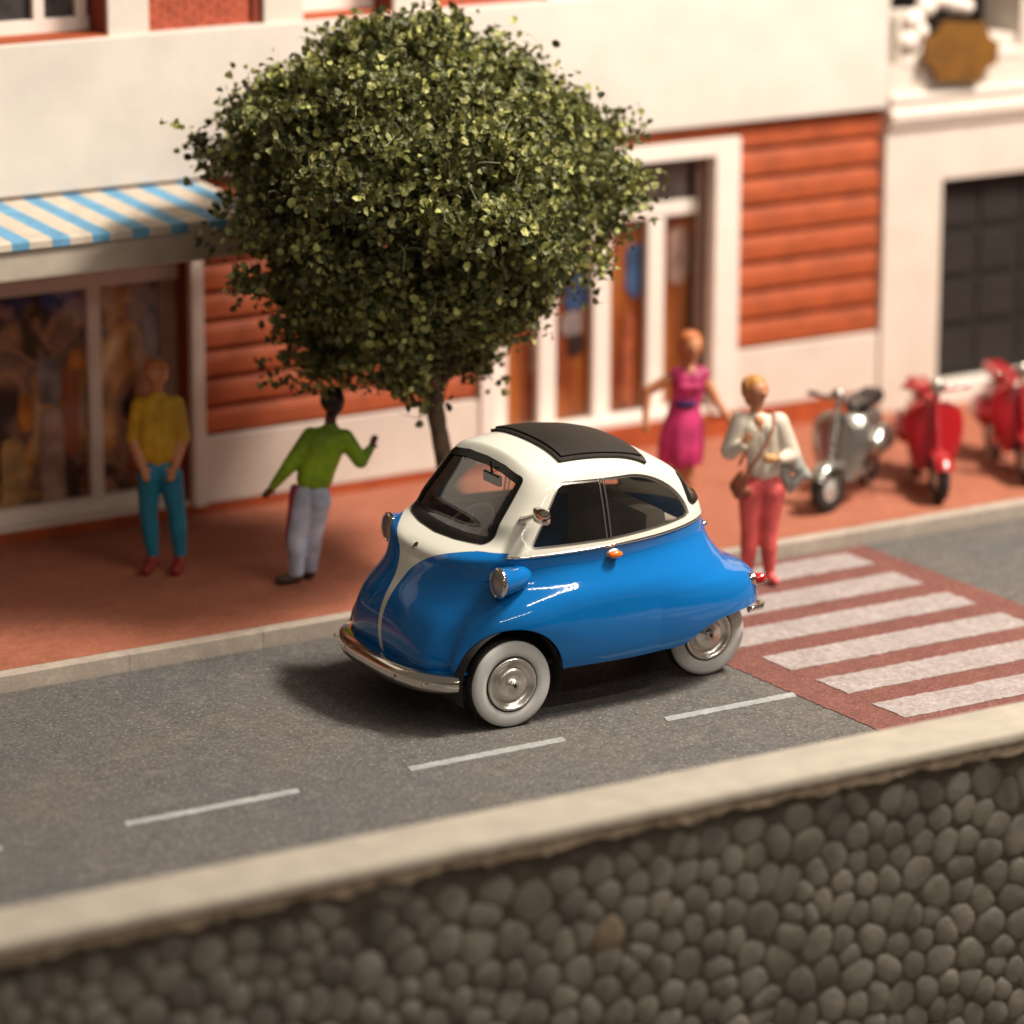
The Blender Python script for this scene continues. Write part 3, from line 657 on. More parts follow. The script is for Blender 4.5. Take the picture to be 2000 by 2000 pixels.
def Fcar(P_):
    u, v, z = P_[..., 0], P_[..., 1], P_[..., 2]; av = np.abs(v)
    uf = ci(z, [.15, .25, .32, .40, .48, .60, .70, .81, .88, .940, 1.05, 1.15, 1.27, 1.42], [-.37, -.40, -.432, -.445, -.442, -.402, -.335, -.262, -.205, -.075, .015, .095, .185, .30])
    ur = ci(z, [.15, .33, .42, .50, .56, .60, .64, .70, .80, .95, 1.1, 1.25, 1.42], [1.60, 1.695, 1.712, 1.710, 1.696, 1.650, 1.555, 1.508, 1.475, 1.44, 1.36, 1.27, 1.15])
    w0 = ci(z, [.15, .28, .42, .56, .67, .745, .815, .905, .95, 1.1, 1.25, 1.42], [.60, .665, .692, .692, .676, .640, .610, .603, .590, .548, .495, .42])
    tap = 1 - 0.23 * np.clip((u - 0.35) / 1.35, 0, 1.2) ** 1.5
    low = np.clip((0.80 - z) / 0.2, 0, 1)
    w_ = w0 * (tap + 0.045 * low * np.clip((u - .9) / .6, 0, 1))
    # front fender swell
    w_ = w_ + 0.036 * np.exp(-((u - 0.02) / .27) ** 2 - ((z - .585) / .135) ** 2)
    w_ = w_ - 0.012 * np.exp(-((u - 0.55) / .55) ** 2 - ((z - .78) / .07) ** 2)
    front = u < UM
    xi = np.where(front, (UM - u) / (UM - uf), (u - UM) / (ur - UM))
    nf = ci(z, [.15, .31, .45, .55, .75, .93, 1.25, 1.42], [4.4, 4.2, 3.2, 2.8, 2.45, 4.2, 4.2, 4.2])
    nr = ci(z, [.15, .5, .62, .75, .95, 1.42], [4.4, 4.4, 3.6, 2.6, 2.4, 2.4])
    n_ = np.where(front, nf, nr)
    G_ = ((np.abs(xi) ** n_ + (av / w_) ** n_) ** (1 / n_) - 1) * 0.6
    # valley between nose door and front fenders
    vg = 0.50
    G_ = G_ + 0.026 * np.exp(-((av - vg) / .050) ** 2) * np.clip((-0.02 - u) / .12, 0, 1) * np.clip((0.80 - z) / .2, 0, 1)
    h = ci(u, [-.5, -.1, .08, .2, .35, .5, .7, .9, 1.05, 1.2, 1.35, 1.6, 1.9], [1.05, 1.17, 1.265, 1.322, 1.356, 1.366, 1.357, 1.322, 1.27, 1.185, 1.07, .83, .60])
    H_ = h - 0.17 * v ** 2 - 0.9 * v ** 4
    R_ = (z - H_) * 0.9 + 0.0 * u
    k_ = 0.05
    hh = np.clip(0.5 + 0.5 * (G_ - R_) / k_, 0, 1)
    # tail deck must not be cut by the roof surface below z=.72
    R_ = np.where(z < 0.74, R_ - (0.74 - z) * 3.0, R_)
    hh = np.clip(0.5 + 0.5 * (G_ - R_) / k_, 0, 1)
    return R_ * (1 - hh) + G_ * hh + k_ * hh * (1 - hh)
CEN = np.array([0.52, 0, 0.66])
def cast(dirs):
    lo = np.zeros(dirs.shape[:-1]); hi = np.full(dirs.shape[:-1], 2.2)
    for _ in range(34):
        mid = (lo + hi) / 2; f = Fcar(CEN + dirs * mid[..., None]); lo = np.where(f < 0, mid, lo); hi = np.where(f < 0, hi, mid)
    return CEN + dirs * lo[..., None]
def normals(V):
    e_ = 1e-3; g = np.stack([(Fcar(V + np.eye(3)[i] * e_) - Fcar(V - np.eye(3)[i] * e_)) for i in range(3)], -1)
    return g / np.maximum(np.linalg.norm(g, axis=-1, keepdims=True), 1e-9)
def shell():
    nt_, np_ = 460, 230
    th = np.linspace(0, 2 * PI, nt_, endpoint=False); ph = np.radians(np.linspace(-55, 89.6, np_))
    D = np.stack([np.cos(ph)[:, None] * np.cos(th), np.cos(ph)[:, None] * np.sin(th), np.sin(ph)[:, None] * np.ones_like(th)], -1)
    V = cast(D).reshape(-1, 3); F = []
    for i in range(np_ - 1):
        for j in range(nt_): j2 = (j + 1) % nt_; F.append((i * nt_ + j, i * nt_ + j2, (i + 1) * nt_ + j2, (i + 1) * nt_ + j))
    F.append(tuple((np_ - 1) * nt_ + j for j in range(nt_)))
    return V, F
def clip(V, F, f):
    """split a polygon mesh along f=0 -> (f>0 part, f<0 part)"""
    val = f(V); V = list(map(tuple, V)); cache = {}
    def cutpt(i, j):
        k_ = (i, j) if i < j else (j, i)
        if k_ not in cache:
            a, b = k_; t = val[a] / (val[a] - val[b]); A, Bq = V[a], V[b]
            V.append(tuple(A[q_] + t * (Bq[q_] - A[q_]) for q_ in range(3))); cache[k_] = len(V) - 1
        return cache[k_]
    pos, neg = [], []; sg = val >= 0
    for fc in F:
        s_ = [sg[i] for i in fc]
        if all(s_): pos.append(fc)
        elif not any(s_): neg.append(fc)
        else:
            a, b = [], []; n = len(fc)
            for q_ in range(n):
                i, j = fc[q_], fc[(q_ + 1) % n]
                (a if sg[i] else b).append(i)
                if sg[i] != sg[j]: c = cutpt(i, j); a.append(c); b.append(c)
            if len(a) > 2: pos.append(tuple(a))
            if len(b) > 2: neg.append(tuple(b))
    V = np.array(V)
    def compact(F_):
        if not F_: return np.zeros((0, 3)), []
        us = np.unique(np.concatenate([np.array(f_) for f_ in F_])); mp = np.full(len(V), -1); mp[us] = np.arange(len(us))
        return V[us], [tuple(mp[i] for i in f_) for f_ in F_]
    return compact(pos), compact(neg)
def polysdf(px, pz, poly):
    """signed distance: positive inside the polygon"""
    d = np.full(px.shape, 1e9); inside = np.zeros(px.shape, bool); n = len(poly)
    for i in range(n):
        ax, az = poly[i]; bx, bz = poly[(i + 1) % n]; ex, ez = bx - ax, bz - az
        t = np.clip(((px - ax) * ex + (pz - az) * ez) / (ex * ex + ez * ez), 0, 1)
        d = np.minimum(d, np.hypot(px - ax - ex * t, pz - az - ez * t))
        c = ((az > pz) != (bz > pz)) & (px < (bx - ax) * (pz - az) / (bz - az + 1e-12) + ax); inside ^= c
    return np.where(inside, d, -d)
BELT = 0.892
WINP = [(0.170, 0.945), (0.355, 1.212), (0.385, 1.228)] + [(0.80 + 0.415 * math.cos(t) ** 1.25, 0.948 + 0.262 * math.sin(t) ** 1.25) for t in np.linspace(PI / 2 - 0.02, 0.0, 12)] + [(0.62, 0.938)]
def f_side(V, grow=0.018): return np.where(np.abs(V[:, 1]) > 0.24, polysdf(V[:, 0], V[:, 2], WINP) + grow, -1)
SCR = [(-.395, .985), (-.355, 1.222), (-.2, 1.245), (0, 1.252), (.2, 1.245), (.355, 1.222), (.395, .985), (.2, .972), (0, .966), (-.2, .972)]
def f_scr(V, grow=0.0): return np.where(V[:, 0] < 0.42, polysdf(V[:, 1], V[:, 2], SCR) + 0.045 + grow, -1)
REAR = [(-.3, 1.0), (-.26, 1.12), (.26, 1.12), (.3, 1.0)]
def f_rear(V, grow=0.0): return np.where(V[:, 0] > 0.9, polysdf(V[:, 1], V[:, 2], REAR) + 0.03 + grow, -1)
def f_bottom(V):
    s_ = ci(V[:, 0], [-.6, -.2, .3, .9, 1.08, 1.2, 1.3, 1.42, 1.56, 1.75, 1.9], [.275, .275, .285, .285, .30, .365, .398, .412, .418, .420, .42])
    return V[:, 2] - s_
def f_arch(V): return np.where(np.abs(V[:, 1]) > 0.40, 0.302 - np.hypot(V[:, 0] + 0.003, V[:, 2] - 0.240), -1)
def f_two(V):
    z, v = V[:, 2], np.abs(V[:, 1])
    s_ = ci(z, [.2, .35, .5, .6, .7, .76, .81, .86, .885, .91, .93], [.020, .018, .019, .024, .040, .070, .125, .225, .30, .40, .50])
    nose = np.where((V[:, 0] < 0.12) & (z < .95), (s_ - v), -1)
    belt = np.where((V[:, 0] < 0.12) & (v < 0.56), z - 0.918, z - BELT)
    return np.maximum(nose, belt)
def f_sun(V): return np.where(V[:, 2] > 1.1, np.minimum(np.minimum(V[:, 0] - 0.425, 0.945 - V[:, 0]), 0.385 - np.abs(V[:, 1])), -1)
def part(name, VF, mt, off=0.0, th=0.016, par=None, bevel=True, nrm=None, offs=-1):
    V, F = VF; V = V + normals(V) * off
    o = mesh(name, V, F, mt, par or car, True)
    bm = bmesh.new(); bm.from_mesh(o.data); bmesh.ops.recalc_face_normals(bm, faces=bm.faces)
    # make sure normals point outward
    s_ = sum(((f.calc_center_median() - Vector(CEN)).dot(f.normal)) for f in list(bm.faces)[::37])
    if s_ < 0: bmesh.ops.reverse_faces(bm, faces=bm.faces)
    bm.to_mesh(o.data); bm.free()
    if th:
        md = o.modifiers.new('thickness', 'SOLIDIFY'); md.thickness = th; md.offset = offs; md.use_rim = True
        dg = bpy.context.evaluated_depsgraph_get(); me = bpy.data.meshes.new_from_object(o.evaluated_get(dg)); o.modifiers.clear(); o.data = me
        autosmooth(o, 35)
        me = o.data; nv = len(me.vertices); co = np.empty(nv * 3); me.vertices.foreach_get('co', co); co = co.reshape(-1, 3)
        an = normals(co); nl = len(me.loops); li = np.empty(nl, dtype=np.int32); me.loops.foreach_get('vertex_index', li)
        ln = np.array([c_.vector[:] for c_ in me.corner_normals]); fn = np.empty(len(me.polygons) * 3); me.polygons.foreach_get('normal', fn); fn = fn.reshape(-1, 3)
        ct = np.empty(len(me.polygons), dtype=np.int32); me.polygons.foreach_get('loop_total', ct); fl = np.repeat(fn, ct, axis=0)
        al = an[li]; ok = (fl * al).sum(1) > 0.90; ln[ok] = al[ok]
        me.normals_split_custom_set([tuple(q_) for q_ in ln])
    return o
V0, F0 = shell()
(A, _) = clip(V0, F0, f_bottom)
(_, A) = clip(*A, f_arch)
(side, A) = clip(*A, f_side); (scr, A) = clip(*A, f_scr); (rear, A) = clip(*A, f_rear)
(cream, blue) = clip(*A, f_two)
(roofp, nosep) = clip(*cream, lambda V: np.where(V[:, 0] < 0.12, V[:, 2] - 0.918, 1.0))
body = part('body', blue, M['blue']); part('cabin_shell', roofp, M['ivory'])
part('nose_stripe', nosep, M['ivory'], 0.0006)
# sunroof
(sun, _) = clip(V0, F0, f_sun); part('sunroof', sun, M['vinyl'], 0.017, 0.026)
(sun2, _) = clip(*sun, lambda V: np.minimum(np.minimum(V[:, 0] - 0.445, 0.925 - V[:, 0]), 0.362 - np.abs(V[:, 1])))
part('sunroof_panel', sun2, M['vinyl'], 0.027, 0.014)
# windscreen: black seal + glass
(gls, seal) = clip(*scr, lambda V: f_scr(V, -0.034))
part('windscreen_seal', seal, M['seal'], 0.005, 0.022); part('windscreen', gls, M['glass'], -0.006, 0)
(gr_, sr_) = clip(*rear, lambda V: f_rear(V, -0.028)); part('rear_window_seal', sr_, M['seal'], 0.006, 0.02); part('rear_window', gr_, M['glass'], -0.005, 0)
for s_ in (-1, 1):
    (sd, _) = clip(*side, lambda V: V[:, 1] * s_)
    part('side_window', sd, M['glass'], -0.016, 0)
    (inner, fr) = clip(*sd, lambda V: f_side(V, 0.005))
    part('window_trim', fr, M['satin'], -0.010, 0.008)
def vsolve(u, z, s_=-1):
    lo, hi = 0.0, 1.0
    for _ in range(34):
        mid = (lo + hi) / 2
        if Fcar(np.array([[u, mid, z]]))[0] < 0: lo = mid
        else: hi = mid
    return s_ * lo
def usolve(v, z, front=True):
    a, b = (0.45, -1.0) if front else (0.45, 2.2)
    for _ in range(34):
        mid = (a + b) / 2
        if Fcar(np.array([[mid, v, z]]))[0] < 0: a = mid
        else: b = mid
    return a
for s_ in (-1, 1):
    for du in (-.013, .013):
        pts = [(0.622 + du, vsolve(0.622, z, s_) + s_ * (-0.010), z) for z in np.linspace(0.928, 1.235, 8)]
        G().tube(pts, 0.0055, 6).obj('window_divider', M['chrome'], car, 60)
# belt trim (chrome line round the waist)
pts = []
for th in np.linspace(math.radians(-132), math.radians(132), 150):
    d = np.array([math.cos(th), math.sin(th), 0]); lo, hi = 0, 2
    for _ in range(34):
        mid = (lo + hi) / 2
        if Fcar((np.array([CEN[0], 0, BELT + 0.002]) + d * mid)[None])[0] < 0: lo = mid
        else: hi = mid
    pts.append(np.array([CEN[0], 0, BELT + 0.002]) + d * (lo + 0.001))
G().tube(pts, 0.0085, 8).obj('belt_trim', M['chrome'], car, 60)
# underside and wheel wells
g = G(); g.box(-0.33, 1.25, -0.36, 0.36, 0.24, 0.32); g.box(-0.25, 1.1, -0.56, 0.56, 0.285, 0.31); g.obj('chassis', M['cabin'], car)
for s_ in (-1, 1):
    V = []; F = []; n = 26
    for k_ in range(n + 1):
        th = math.radians(-18 + 216 * k_ / n); c_, q_ = math.cos(th), math.sin(th)
        V += [(-0.003 + 0.298 * c_, s_ * 0.40, 0.24 + 0.298 * q_), (-0.003 + 0.298 * c_, s_ * 0.66, 0.24 + 0.298 * q_), (-0.003, s_ * 0.40, 0.24)]
        if k_: a = 3 * k_; F += [(a - 3, a - 2, a + 1, a), (a - 3, a, a + 2)]
    G().add(V, F).obj('wheel_housing', M['cabin'], car, 40)
G().lathe([(0.0, 0), (0.27, 0), (0.27, 0.01), (0, 0.01)], (0, 1, 0), (1.38, -0.22, 0.38), 30).obj('rear_housing', M['cabin'], car, 40)
# interior
g = G(); g.box(0.62, 1.02, -0.46, 0.46, 0.40, 0.62, 0.05); g.box(0.92, 1.06, -0.44, 0.44, 0.55, 1.0, 0.05); g.obj('seat', M['seat_cloth'], car, 40)
G().box(0.3, 1.25, -0.50, 0.50, 0.305, 0.33).obj('cabin_floor', M['cabin'], car)
g = G(); g.box(1.05, 1.27, -0.34, 0.34, 0.70, 0.88, 0.04); g.obj('parcel_shelf', M['seat_cloth'], car, 40)
simple('dash_beige', (0.30, 0.27, 0.22), 0.5)
cn_ = [0.12, -0.10, 0.88]
g = G(); ring = []
ax = Vector((-0.55, 0, 0.83)).normalized(); a_ = ax.cross(Vector((0, 1, 0))).normalized(); b_ = Vector((0, 1, 0))
for k_ in range(28):
    th = 2 * PI * k_ / 28; ring.append(Vector((0.16, 0.14, 0.90)) + a_ * math.cos(th) * 0.15 + b_ * math.sin(th) * 0.15)
g.tube(ring, 0.010, 8, closed=True); 
for th in (0.3, 2.4, 4.4): g.tube([Vector((0.16, 0.14, 0.90)) - ax * 0.02, Vector((0.16, 0.14, 0.90)) + a_ * math.cos(th) * 0.15 + b_ * math.sin(th) * 0.15], 0.006, 6)
g.tube([Vector((0.16, 0.14, 0.90)), Vector((0.02, 0.14, 0.62))], 0.014, 8)
g.obj('steering_wheel', M['whitewall'], car, 60)
g = G(); g.box(0.16, 0.185, -0.20, -0.02, 1.175, 1.235, 0.01); g.tube([(0.17, -0.11, 1.23), (0.16, -0.11, 1.30)], 0.006, 6); g.obj('interior_mirror', M['seal'], car, 40)
# wheels
def wheel(u, v, s_, r=0.232):
    w_ = empty('wheel', (u, v, r)); w_.parent = car; ax = (0, s_, 0)
    k_ = r / 0.232
    P1 = lambda L_: [(a * k_, b) for a, b in L_]
    G().lathe(P1([(0.155, -0.10), (0.20, -0.112), (0.222, -0.10), (0.2315, -0.078), (0.232, -0.052), (0.2315, -0.03), (0.224, -0.013), (0.2165, -0.006), (0.150, -0.012), (0.150, -0.10)]), ax, (0, 0, 0), 64).obj('tyre', M['rubber'], w_, 50)
    G().lathe(P1([(0.2255, -0.0125), (0.222, -0.003), (0.205, 0.003), (0.175, 0.006), (0.154, 0.004), (0.145, -0.005)]), ax, (0, 0, 0), 64).obj('whitewall', M['whitewall'], w_, 60)
    G().lathe(P1([(0.148, -0.012), (0.146, 0.001), (0.138, 0.003), (0.134, -0.006)]), ax, (0, 0, 0), 64).obj('rim_gap', M['rubber'], w_, 60)
    G().lathe(P1([(0.139, -0.01), (0.138, 0.006), (0.133, 0.011), (0.126, 0.009), (0.118, -0.004), (0.104, -0.018), (0.092, -0.020), (0.088, -0.012), (0.083, 0.003), (0.076, 0.009), (0.060, 0.012), (0.030, 0.014), (0.026, 0.022), (0.018, 0.029), (0.0, 0.032)]), ax, (0, 0, 0), 64).obj('hubcap', M['hub'], w_, 60)
    G().lathe([(0.016, 0.026), (0.016, 0.034), (0.011, 0.0365), (0.0, 0.0365)], ax, (0, 0, 0), 20).obj('hub_badge', M['satin'], w_, 40)
    g = G(); g.box(-0.005, 0.005, s_ * 0.036 if s_ > 0 else s_ * 0.038, s_ * 0.038 if s_ > 0 else s_ * 0.036, -0.011, 0.011); g.box(-0.011, 0.011, min(s_ * 0.0362, s_ * 0.0378), max(s_ * 0.0362, s_ * 0.0378), -0.003, 0.003); g.obj('badge_mark', M['seal'], w_)
    return w_
wheel(-0.003, -0.655, -1, 0.238); wheel(-0.003, 0.655, 1, 0.238); wheel(1.378, -0.345, -1, 0.238); wheel(1.378, 0.345, 1, 0.238)
# headlamps
for s_ in (-1, 1):
    h_ = empty('headlight', (-0.070, s_ * 0.630, 0.790)); h_.parent = car; ax = Vector((-1, s_ * 0.02, 0.03))
    g = G(); g.lathe([(0.0, -0.215), (0.030, -0.206), (0.052, -0.175), (0.066, -0.12), (0.073, -0.06), (0.074, 0.0)], ax, (0, 0, 0), 36)
    g.V = [(v[0], v[1] * 1.0 - s_ * v[0] * 0.22, v[2] + v[0] * 0.05) for v in g.V]
    g.obj('lamp_pod', M['blue'], h_, 60)
    G().lathe([(0.0745, -0.012), (0.0785, -0.004), (0.0785, 0.008), (0.070, 0.014), (0.066, 0.010)], ax, (0, 0, 0), 40, sy=1.06).obj('lamp_bezel', M['chrome'], h_, 60)
    G().lathe([(0.069, 0.009), (0.05, 0.019), (0.025, 0.025), (0.0, 0.027)], ax, (0, 0, 0), 40, sy=1.06).obj('lamp_lens', M['lamp_glass'], h_, 60)
# bumper
def bumper():
    prof = [(-0.024, -0.054), (-0.006, -0.058), (0.006, -0.044), (0.012, -0.015), (0.012, 0.015), (0.006, 0.044), (-0.008, 0.058), (-0.055, 0.060), (-0.055, 0.050), (-0.020, 0.045)]
    V = []; F = []; n = len(prof); k_ = 49
    for i in range(k_):
        t = i / (k_ - 1) * 2 - 1; v = 0.615 * math.sin(t * 1.25) / math.sin(1.25); 
        at = abs(t); u = -0.520 + 0.225 * at ** 2.6
        du = 0.225 * 2.6 * at ** 1.6 * (1 if t > 0 else -1); dv = 0.615 * 1.25 * math.cos(t * 1.25) / math.sin(1.25)
        L_ = math.hypot(du, dv); nx, ny = -dv / L_, du / L_
        sc = 0.82 + 0.18 * (1 - at ** 6)
        for a, b in prof: V.append((u + nx * a, v + ny * a, 0.262 + b * 0.86 * sc))
    for i in range(k_ - 1):
        for j in range(n): F.append((i * n + j, i * n + (j + 1) % n, (i + 1) * n + (j + 1) % n, (i + 1) * n + j))
    F += [tuple(range(n)), tuple((k_ - 1) * n + j for j in range(n - 1, -1, -1))]
    G().add(V, F).obj('front_bumper', M['chrome'], car, 50)
    for v in (-0.30, 0.30, -.52, .52):
        G().lathe([(0.010, 0), (0.009, 0.006), (0.0, 0.008)], (-1, 0, 0), (-0.520 + (0.075 if abs(v) > .4 else 0.012) - .012, v, 0.262), 12).obj('bumper_bolt', M['chrome'], car, 50)
bumper()
V = []; F = []; k_ = 33
for i in range(k_):
    v = -0.60 + 1.20 * i / (k_ - 1); at = abs(v) / 0.615; u = -0.485 + 0.215 * at ** 2.8
    V += [(u, v, 0.285), (u + 0.012, v, 0.305), (u + 0.16, v * .97, 0.325), (u + 0.16, v * .97, 0.270)]
    if i:
        b = 4 * i
        for j in range(4): F.append((b - 4 + j, b - 4 + (j + 1) % 4, b + (j + 1) % 4, b + j))
G().add(V, F).obj('front_apron', M['blue'], car, 50)
for s_ in (-1, 1):
    G().tube([(1.58, s_ * 0.43, 0.37), (1.66, s_ * 0.43, 0.375), (1.70, s_ * 0.38, 0.375), (1.71, s_ * 0.22, 0.375)], 0.017, 8).obj('rear_bumper', M['chrome'], car, 60)
# indicators, tail lamps, mirror, emblem, door handle
for s_ in (-1, 1):
    y_ = vsolve(0.63, 0.848, s_)
    t_ = empty('indicator', (0.635, y_, 0.848)); t_.parent = car
    G().ell((0, s_ * 0.004, 0.003), (0.048, 0.014, 0.024), 16).obj('indicator_base', M['satin'], t_, 60)
    G().ell((0.006, s_ * 0.022, -0.002), (0.044, 0.020, 0.021), 20).obj('indicator_lens', M['orange_lens'], t_, 60)
    y_ = vsolve(1.60, 0.545, s_) 
    t_ = empty('tail_light', (1.60, y_, 0.545)); t_.parent = car
    ax_ = Vector((0.85, s_ * 0.5, 0.05))
    G().lathe([(0.034, -0.02), (0.034, 0.014), (0.026, 0.020)], ax_, (0, 0, 0), 20).obj('tail_light_rim', M['chrome'], t_, 60)
    G().lathe([(0.031, 0.016), (0.029, 0.055), (0.016, 0.072), (0.0, 0.075)], ax_, (0, 0, 0), 20).obj('tail_light_lens', M['red_lens'], t_, 60)
g = G(); yb = vsolve(0.13, 1.06)
g.tube([(0.135, yb + 0.01, 1.072), (0.15, yb - 0.045, 1.10), (0.165, yb - 0.085, 1.118)], [0.024, 0.014, 0.016], 10)
g.lathe([(0.019, 0), (0.022, 0.006), (0.012, 0.012)], (0, -1, 0), (0.135, yb + 0.004, 1.075), 16)
g.box(0.150, 0.205, yb - 0.175, yb - 0.055, 1.078, 1.162, 0.024); g.obj('side_mirror', M['chrome'], car, 50)
ue = usolve(0.0, 0.862)
n_e = normals(np.array([[ue, 0, 0.862]]))[0]
G().lathe([(0.0, -0.002), (0.020, 0.0), (0.020, 0.004), (0.016, 0.005)], n_e, (ue, 0, 0.862), 24).obj('nose_badge', M['chrome'], car, 40)
G().lathe([(0.0165, 0.004), (0.0, 0.0052)], n_e, (ue, 0, 0.862), 24).obj('nose_badge_face', M['seal'], car, 40)
g = G(); g.ell((usolve(-.12, .80, False), -0.12, 0.80), (0.03, 0.04, 0.02), 12); g.obj('engine_lid_handle', M['chrome'], car, 60)

# ------------------------------------------------------------------ people
CYAW = math.atan2(CR.y, CR.x)       # local x = to the right as the figures were posed
def capsule(g, a, b, r1, r2, mi=0, n=14, sq=1.0):
    a, b = Vector(a), Vector(b); d = (b - a); L_ = d.length; ax = d.normalized() if L_ > 1e-6 else Vector((0, 0, 1))
    prof = [(r1 * math.sin(t), -r1 * math.cos(t)) for t in np.linspace(0.02, PI / 2, 5)] + [(r2 * math.cos(t), L_ + r2 * math.sin(t)) for t in np.linspace(0, PI / 2 - 0.02, 5)]
    g.lathe(prof, ax, a, n, mi)
def figure(name_mesh, root, bones, mats, voxel=0.0075, smooth=3):
    """bones = [(a, b, r1, r2, material)]: one continuous surface grown round them"""
    g = G()
    for a, b, r1, r2, m_ in bones: capsule(g, a, b, r1, r2, 0)
    me = bpy.data.meshes.new('tmp'); me.from_pydata(g.V, [], g.F); o = bpy.data.objects.new('tmp', me); COL.objects.link(o)
    # close the tiny pole holes
    bm = bmesh.new(); bm.from_mesh(me); bmesh.ops.holes_fill(bm, edges=bm.edges, sides=0); bmesh.ops.recalc_face_normals(bm, faces=bm.faces); bm.to_mesh(me); bm.free()
    md = o.modifiers.new('r', 'REMESH'); md.mode = 'VOXEL'; md.voxel_size = voxel; md.use_smooth_shade = True
    ms = o.modifiers.new('s', 'SMOOTH'); ms.iterations = smooth; ms.factor = 0.6
    dg = bpy.context.evaluated_depsgraph_get(); me2 = bpy.data.meshes.new_from_object(o.evaluated_get(dg)); bpy.data.objects.remove(o)
    me2.name = name_mesh; me2.materials.clear()
    for q_ in mats: me2.materials.append(q_)
    n = len(me2.polygons); C_ = np.empty(n * 3); me2.polygons.foreach_get('center', C_); C_ = C_.reshape(-1, 3)
    best = np.full(n, 1e9); idx = np.zeros(n, dtype=np.int32)
    for a, b, r1, r2, m_ in bones:
        a, b = np.array(a), np.array(b); e_ = b - a; t = np.clip(((C_ - a) @ e_) / max(e_ @ e_, 1e-9), 0, 1)
        d = np.linalg.norm(C_ - a - t[:, None] * e_, axis=1) - (r1 + (r2 - r1) * t); q_ = d < best; best[q_] = d[q_]; idx[q_] = m_
    me2.polygons.foreach_set('material_index', idx); me2.polygons.foreach_set('use_smooth', np.ones(n, dtype=bool)); me2.update()
    ob = link(name_mesh, me2, root); return ob
def hand(bones, wr, ha, m_, side, sc=1.0, curl=0.0):
    wr, ha = Vector(wr), Vector(ha); d = (ha - wr).normalized(); L_ = (ha - wr).length
    s_ = d.cross(Vector((0, 1, 0))).normalized() if abs(d.y) < 0.9 else Vector((1, 0, 0))
    palm = wr + d * 0.040; bones.append((wr, palm, 0.015, 0.018, m_)); bones.append((palm - s_ * .008, palm + d * .012 - s_ * .010, .013, .012, m_)); bones.append((palm + s_ * .008, palm + d * .012 + s_ * .010, .013, .012, m_))
    for i, (o_, l_) in enumerate(((-.0165, .028), (-.0055, .034), (.0055, .032), (.0165, .025))):
        a = palm + d * 0.018 + s_ * o_; b = a + d * l_ * .55; c = b + (d + Vector((0, 1, 0)) * curl).normalized() * l_ * .5
        bones.append((a, b, .0068, .0062, m_)); bones.append((b, c, .0062, .0052, m_))
    a = wr + d * 0.020 + s_ * side * .014; bones.append((a, a + (d * .6 + s_ * side).normalized() * .028, .0078, .0062, m_))
def head_bones(J, skin, face):
    """skull, jaw, nose, ears; face = horizontal direction the face looks in"""
    h = Vector(J['head']); f = Vector(face).normalized(); s_ = f.cross(Vector((0, 0, 1))).normalized(); up = Vector((0, 0, 1))
    out = [(h + up * .012 - f * .012, h + up * .012 + f * .014, 0.070, .066, skin), (h + f * .018 - up * .012, h + f * .028 - up * .050, .054, .034, skin)]
    out += [(h + f * .072 + up * .004, h + f * .088 - up * .012, .007, .011, skin), (h + f * .062 - up * .030, h + f * .066 - up * .031, .012, .011, skin), (h + f * .052 - up * .055, h + f * .058 - up * .058, .014, .013, skin)]
    for k_ in (-1, 1): out += [(h + s_ * k_ * .058 - up * .004, h + s_ * k_ * .063 + up * .012, .010, .009, skin), (h + s_ * k_ * .022 + f * .060 + up * .016, h + s_ * k_ * .030 + f * .056 + up * .016, .008, .007, skin)]
    return out, h, f, s_
def facebits(root, h, f, s_, eye, brow):
    g = G()
    for k_ in (-1, 1): g.ell(tuple(h + f * .0690 + s_ * k_ * .023 + Vector((0, 0, .004))), (.006, .005, .004), 8)
    g.obj('eyes', eye, root, 60)['kind'] = 'stuff'
    g = G(); c = h + f * .080 - Vector((0, 0, .033)); g.tube([c - s_ * .014 - f * .004, c, c + s_ * .014 - f * .004], [.002, .0038, .002], 6); g.obj('mouth', brow, root, 60)
def hair(root, mt, pieces, voxel=0.009):
    o = figure('hair', root, [(a, b, r1, r2, 0) for a, b, r1, r2 in pieces], [mt], voxel, 1); return o
def torso(J, m_top, m_bot, w_sh=.050, w_wa=.066, w_hip=.078, depth=.0):
    V_ = lambda k_: Vector(J[k_]); sl, sr, hl, hr = V_('shL'), V_('shR'), V_('hipL'), V_('hipR'); ch, be, pe, ne = V_('chest'), V_('belly'), V_('pelvis'), V_('neck')
    ha = (sr - sl) * .5
    b = [(sl, sr, .052, .052, m_top), (ne - Vector((0, 0, .03)), sl * .5 + ne * .5 - Vector((0, 0, .05)), .042, .045, m_top), (ne - Vector((0, 0, .03)), sr * .5 + ne * .5 - Vector((0, 0, .05)), .042, .045, m_top)]
    for k_, hp in ((-1, hl), (1, hr)):
        s_ = sl if k_ < 0 else sr
        cs = ch + (s_ - ch) * .42; wa = be + (s_ - ch).normalized() * .045; wa.z = be.z
        b += [(cs, wa, .078, w_wa, m_top), (wa, wa * .45 + (pe + Vector((k_ * .04, 0, 0.03))) * .55, w_wa, .066, m_top), (pe + Vector((k_ * .030, 0, -0.012)), hp, .068, w_hip, m_bot)]
    b += [(ch, be, .075, .070, m_top), (be, be * .5 + pe * .5, .070, .072, m_top)]
    return b
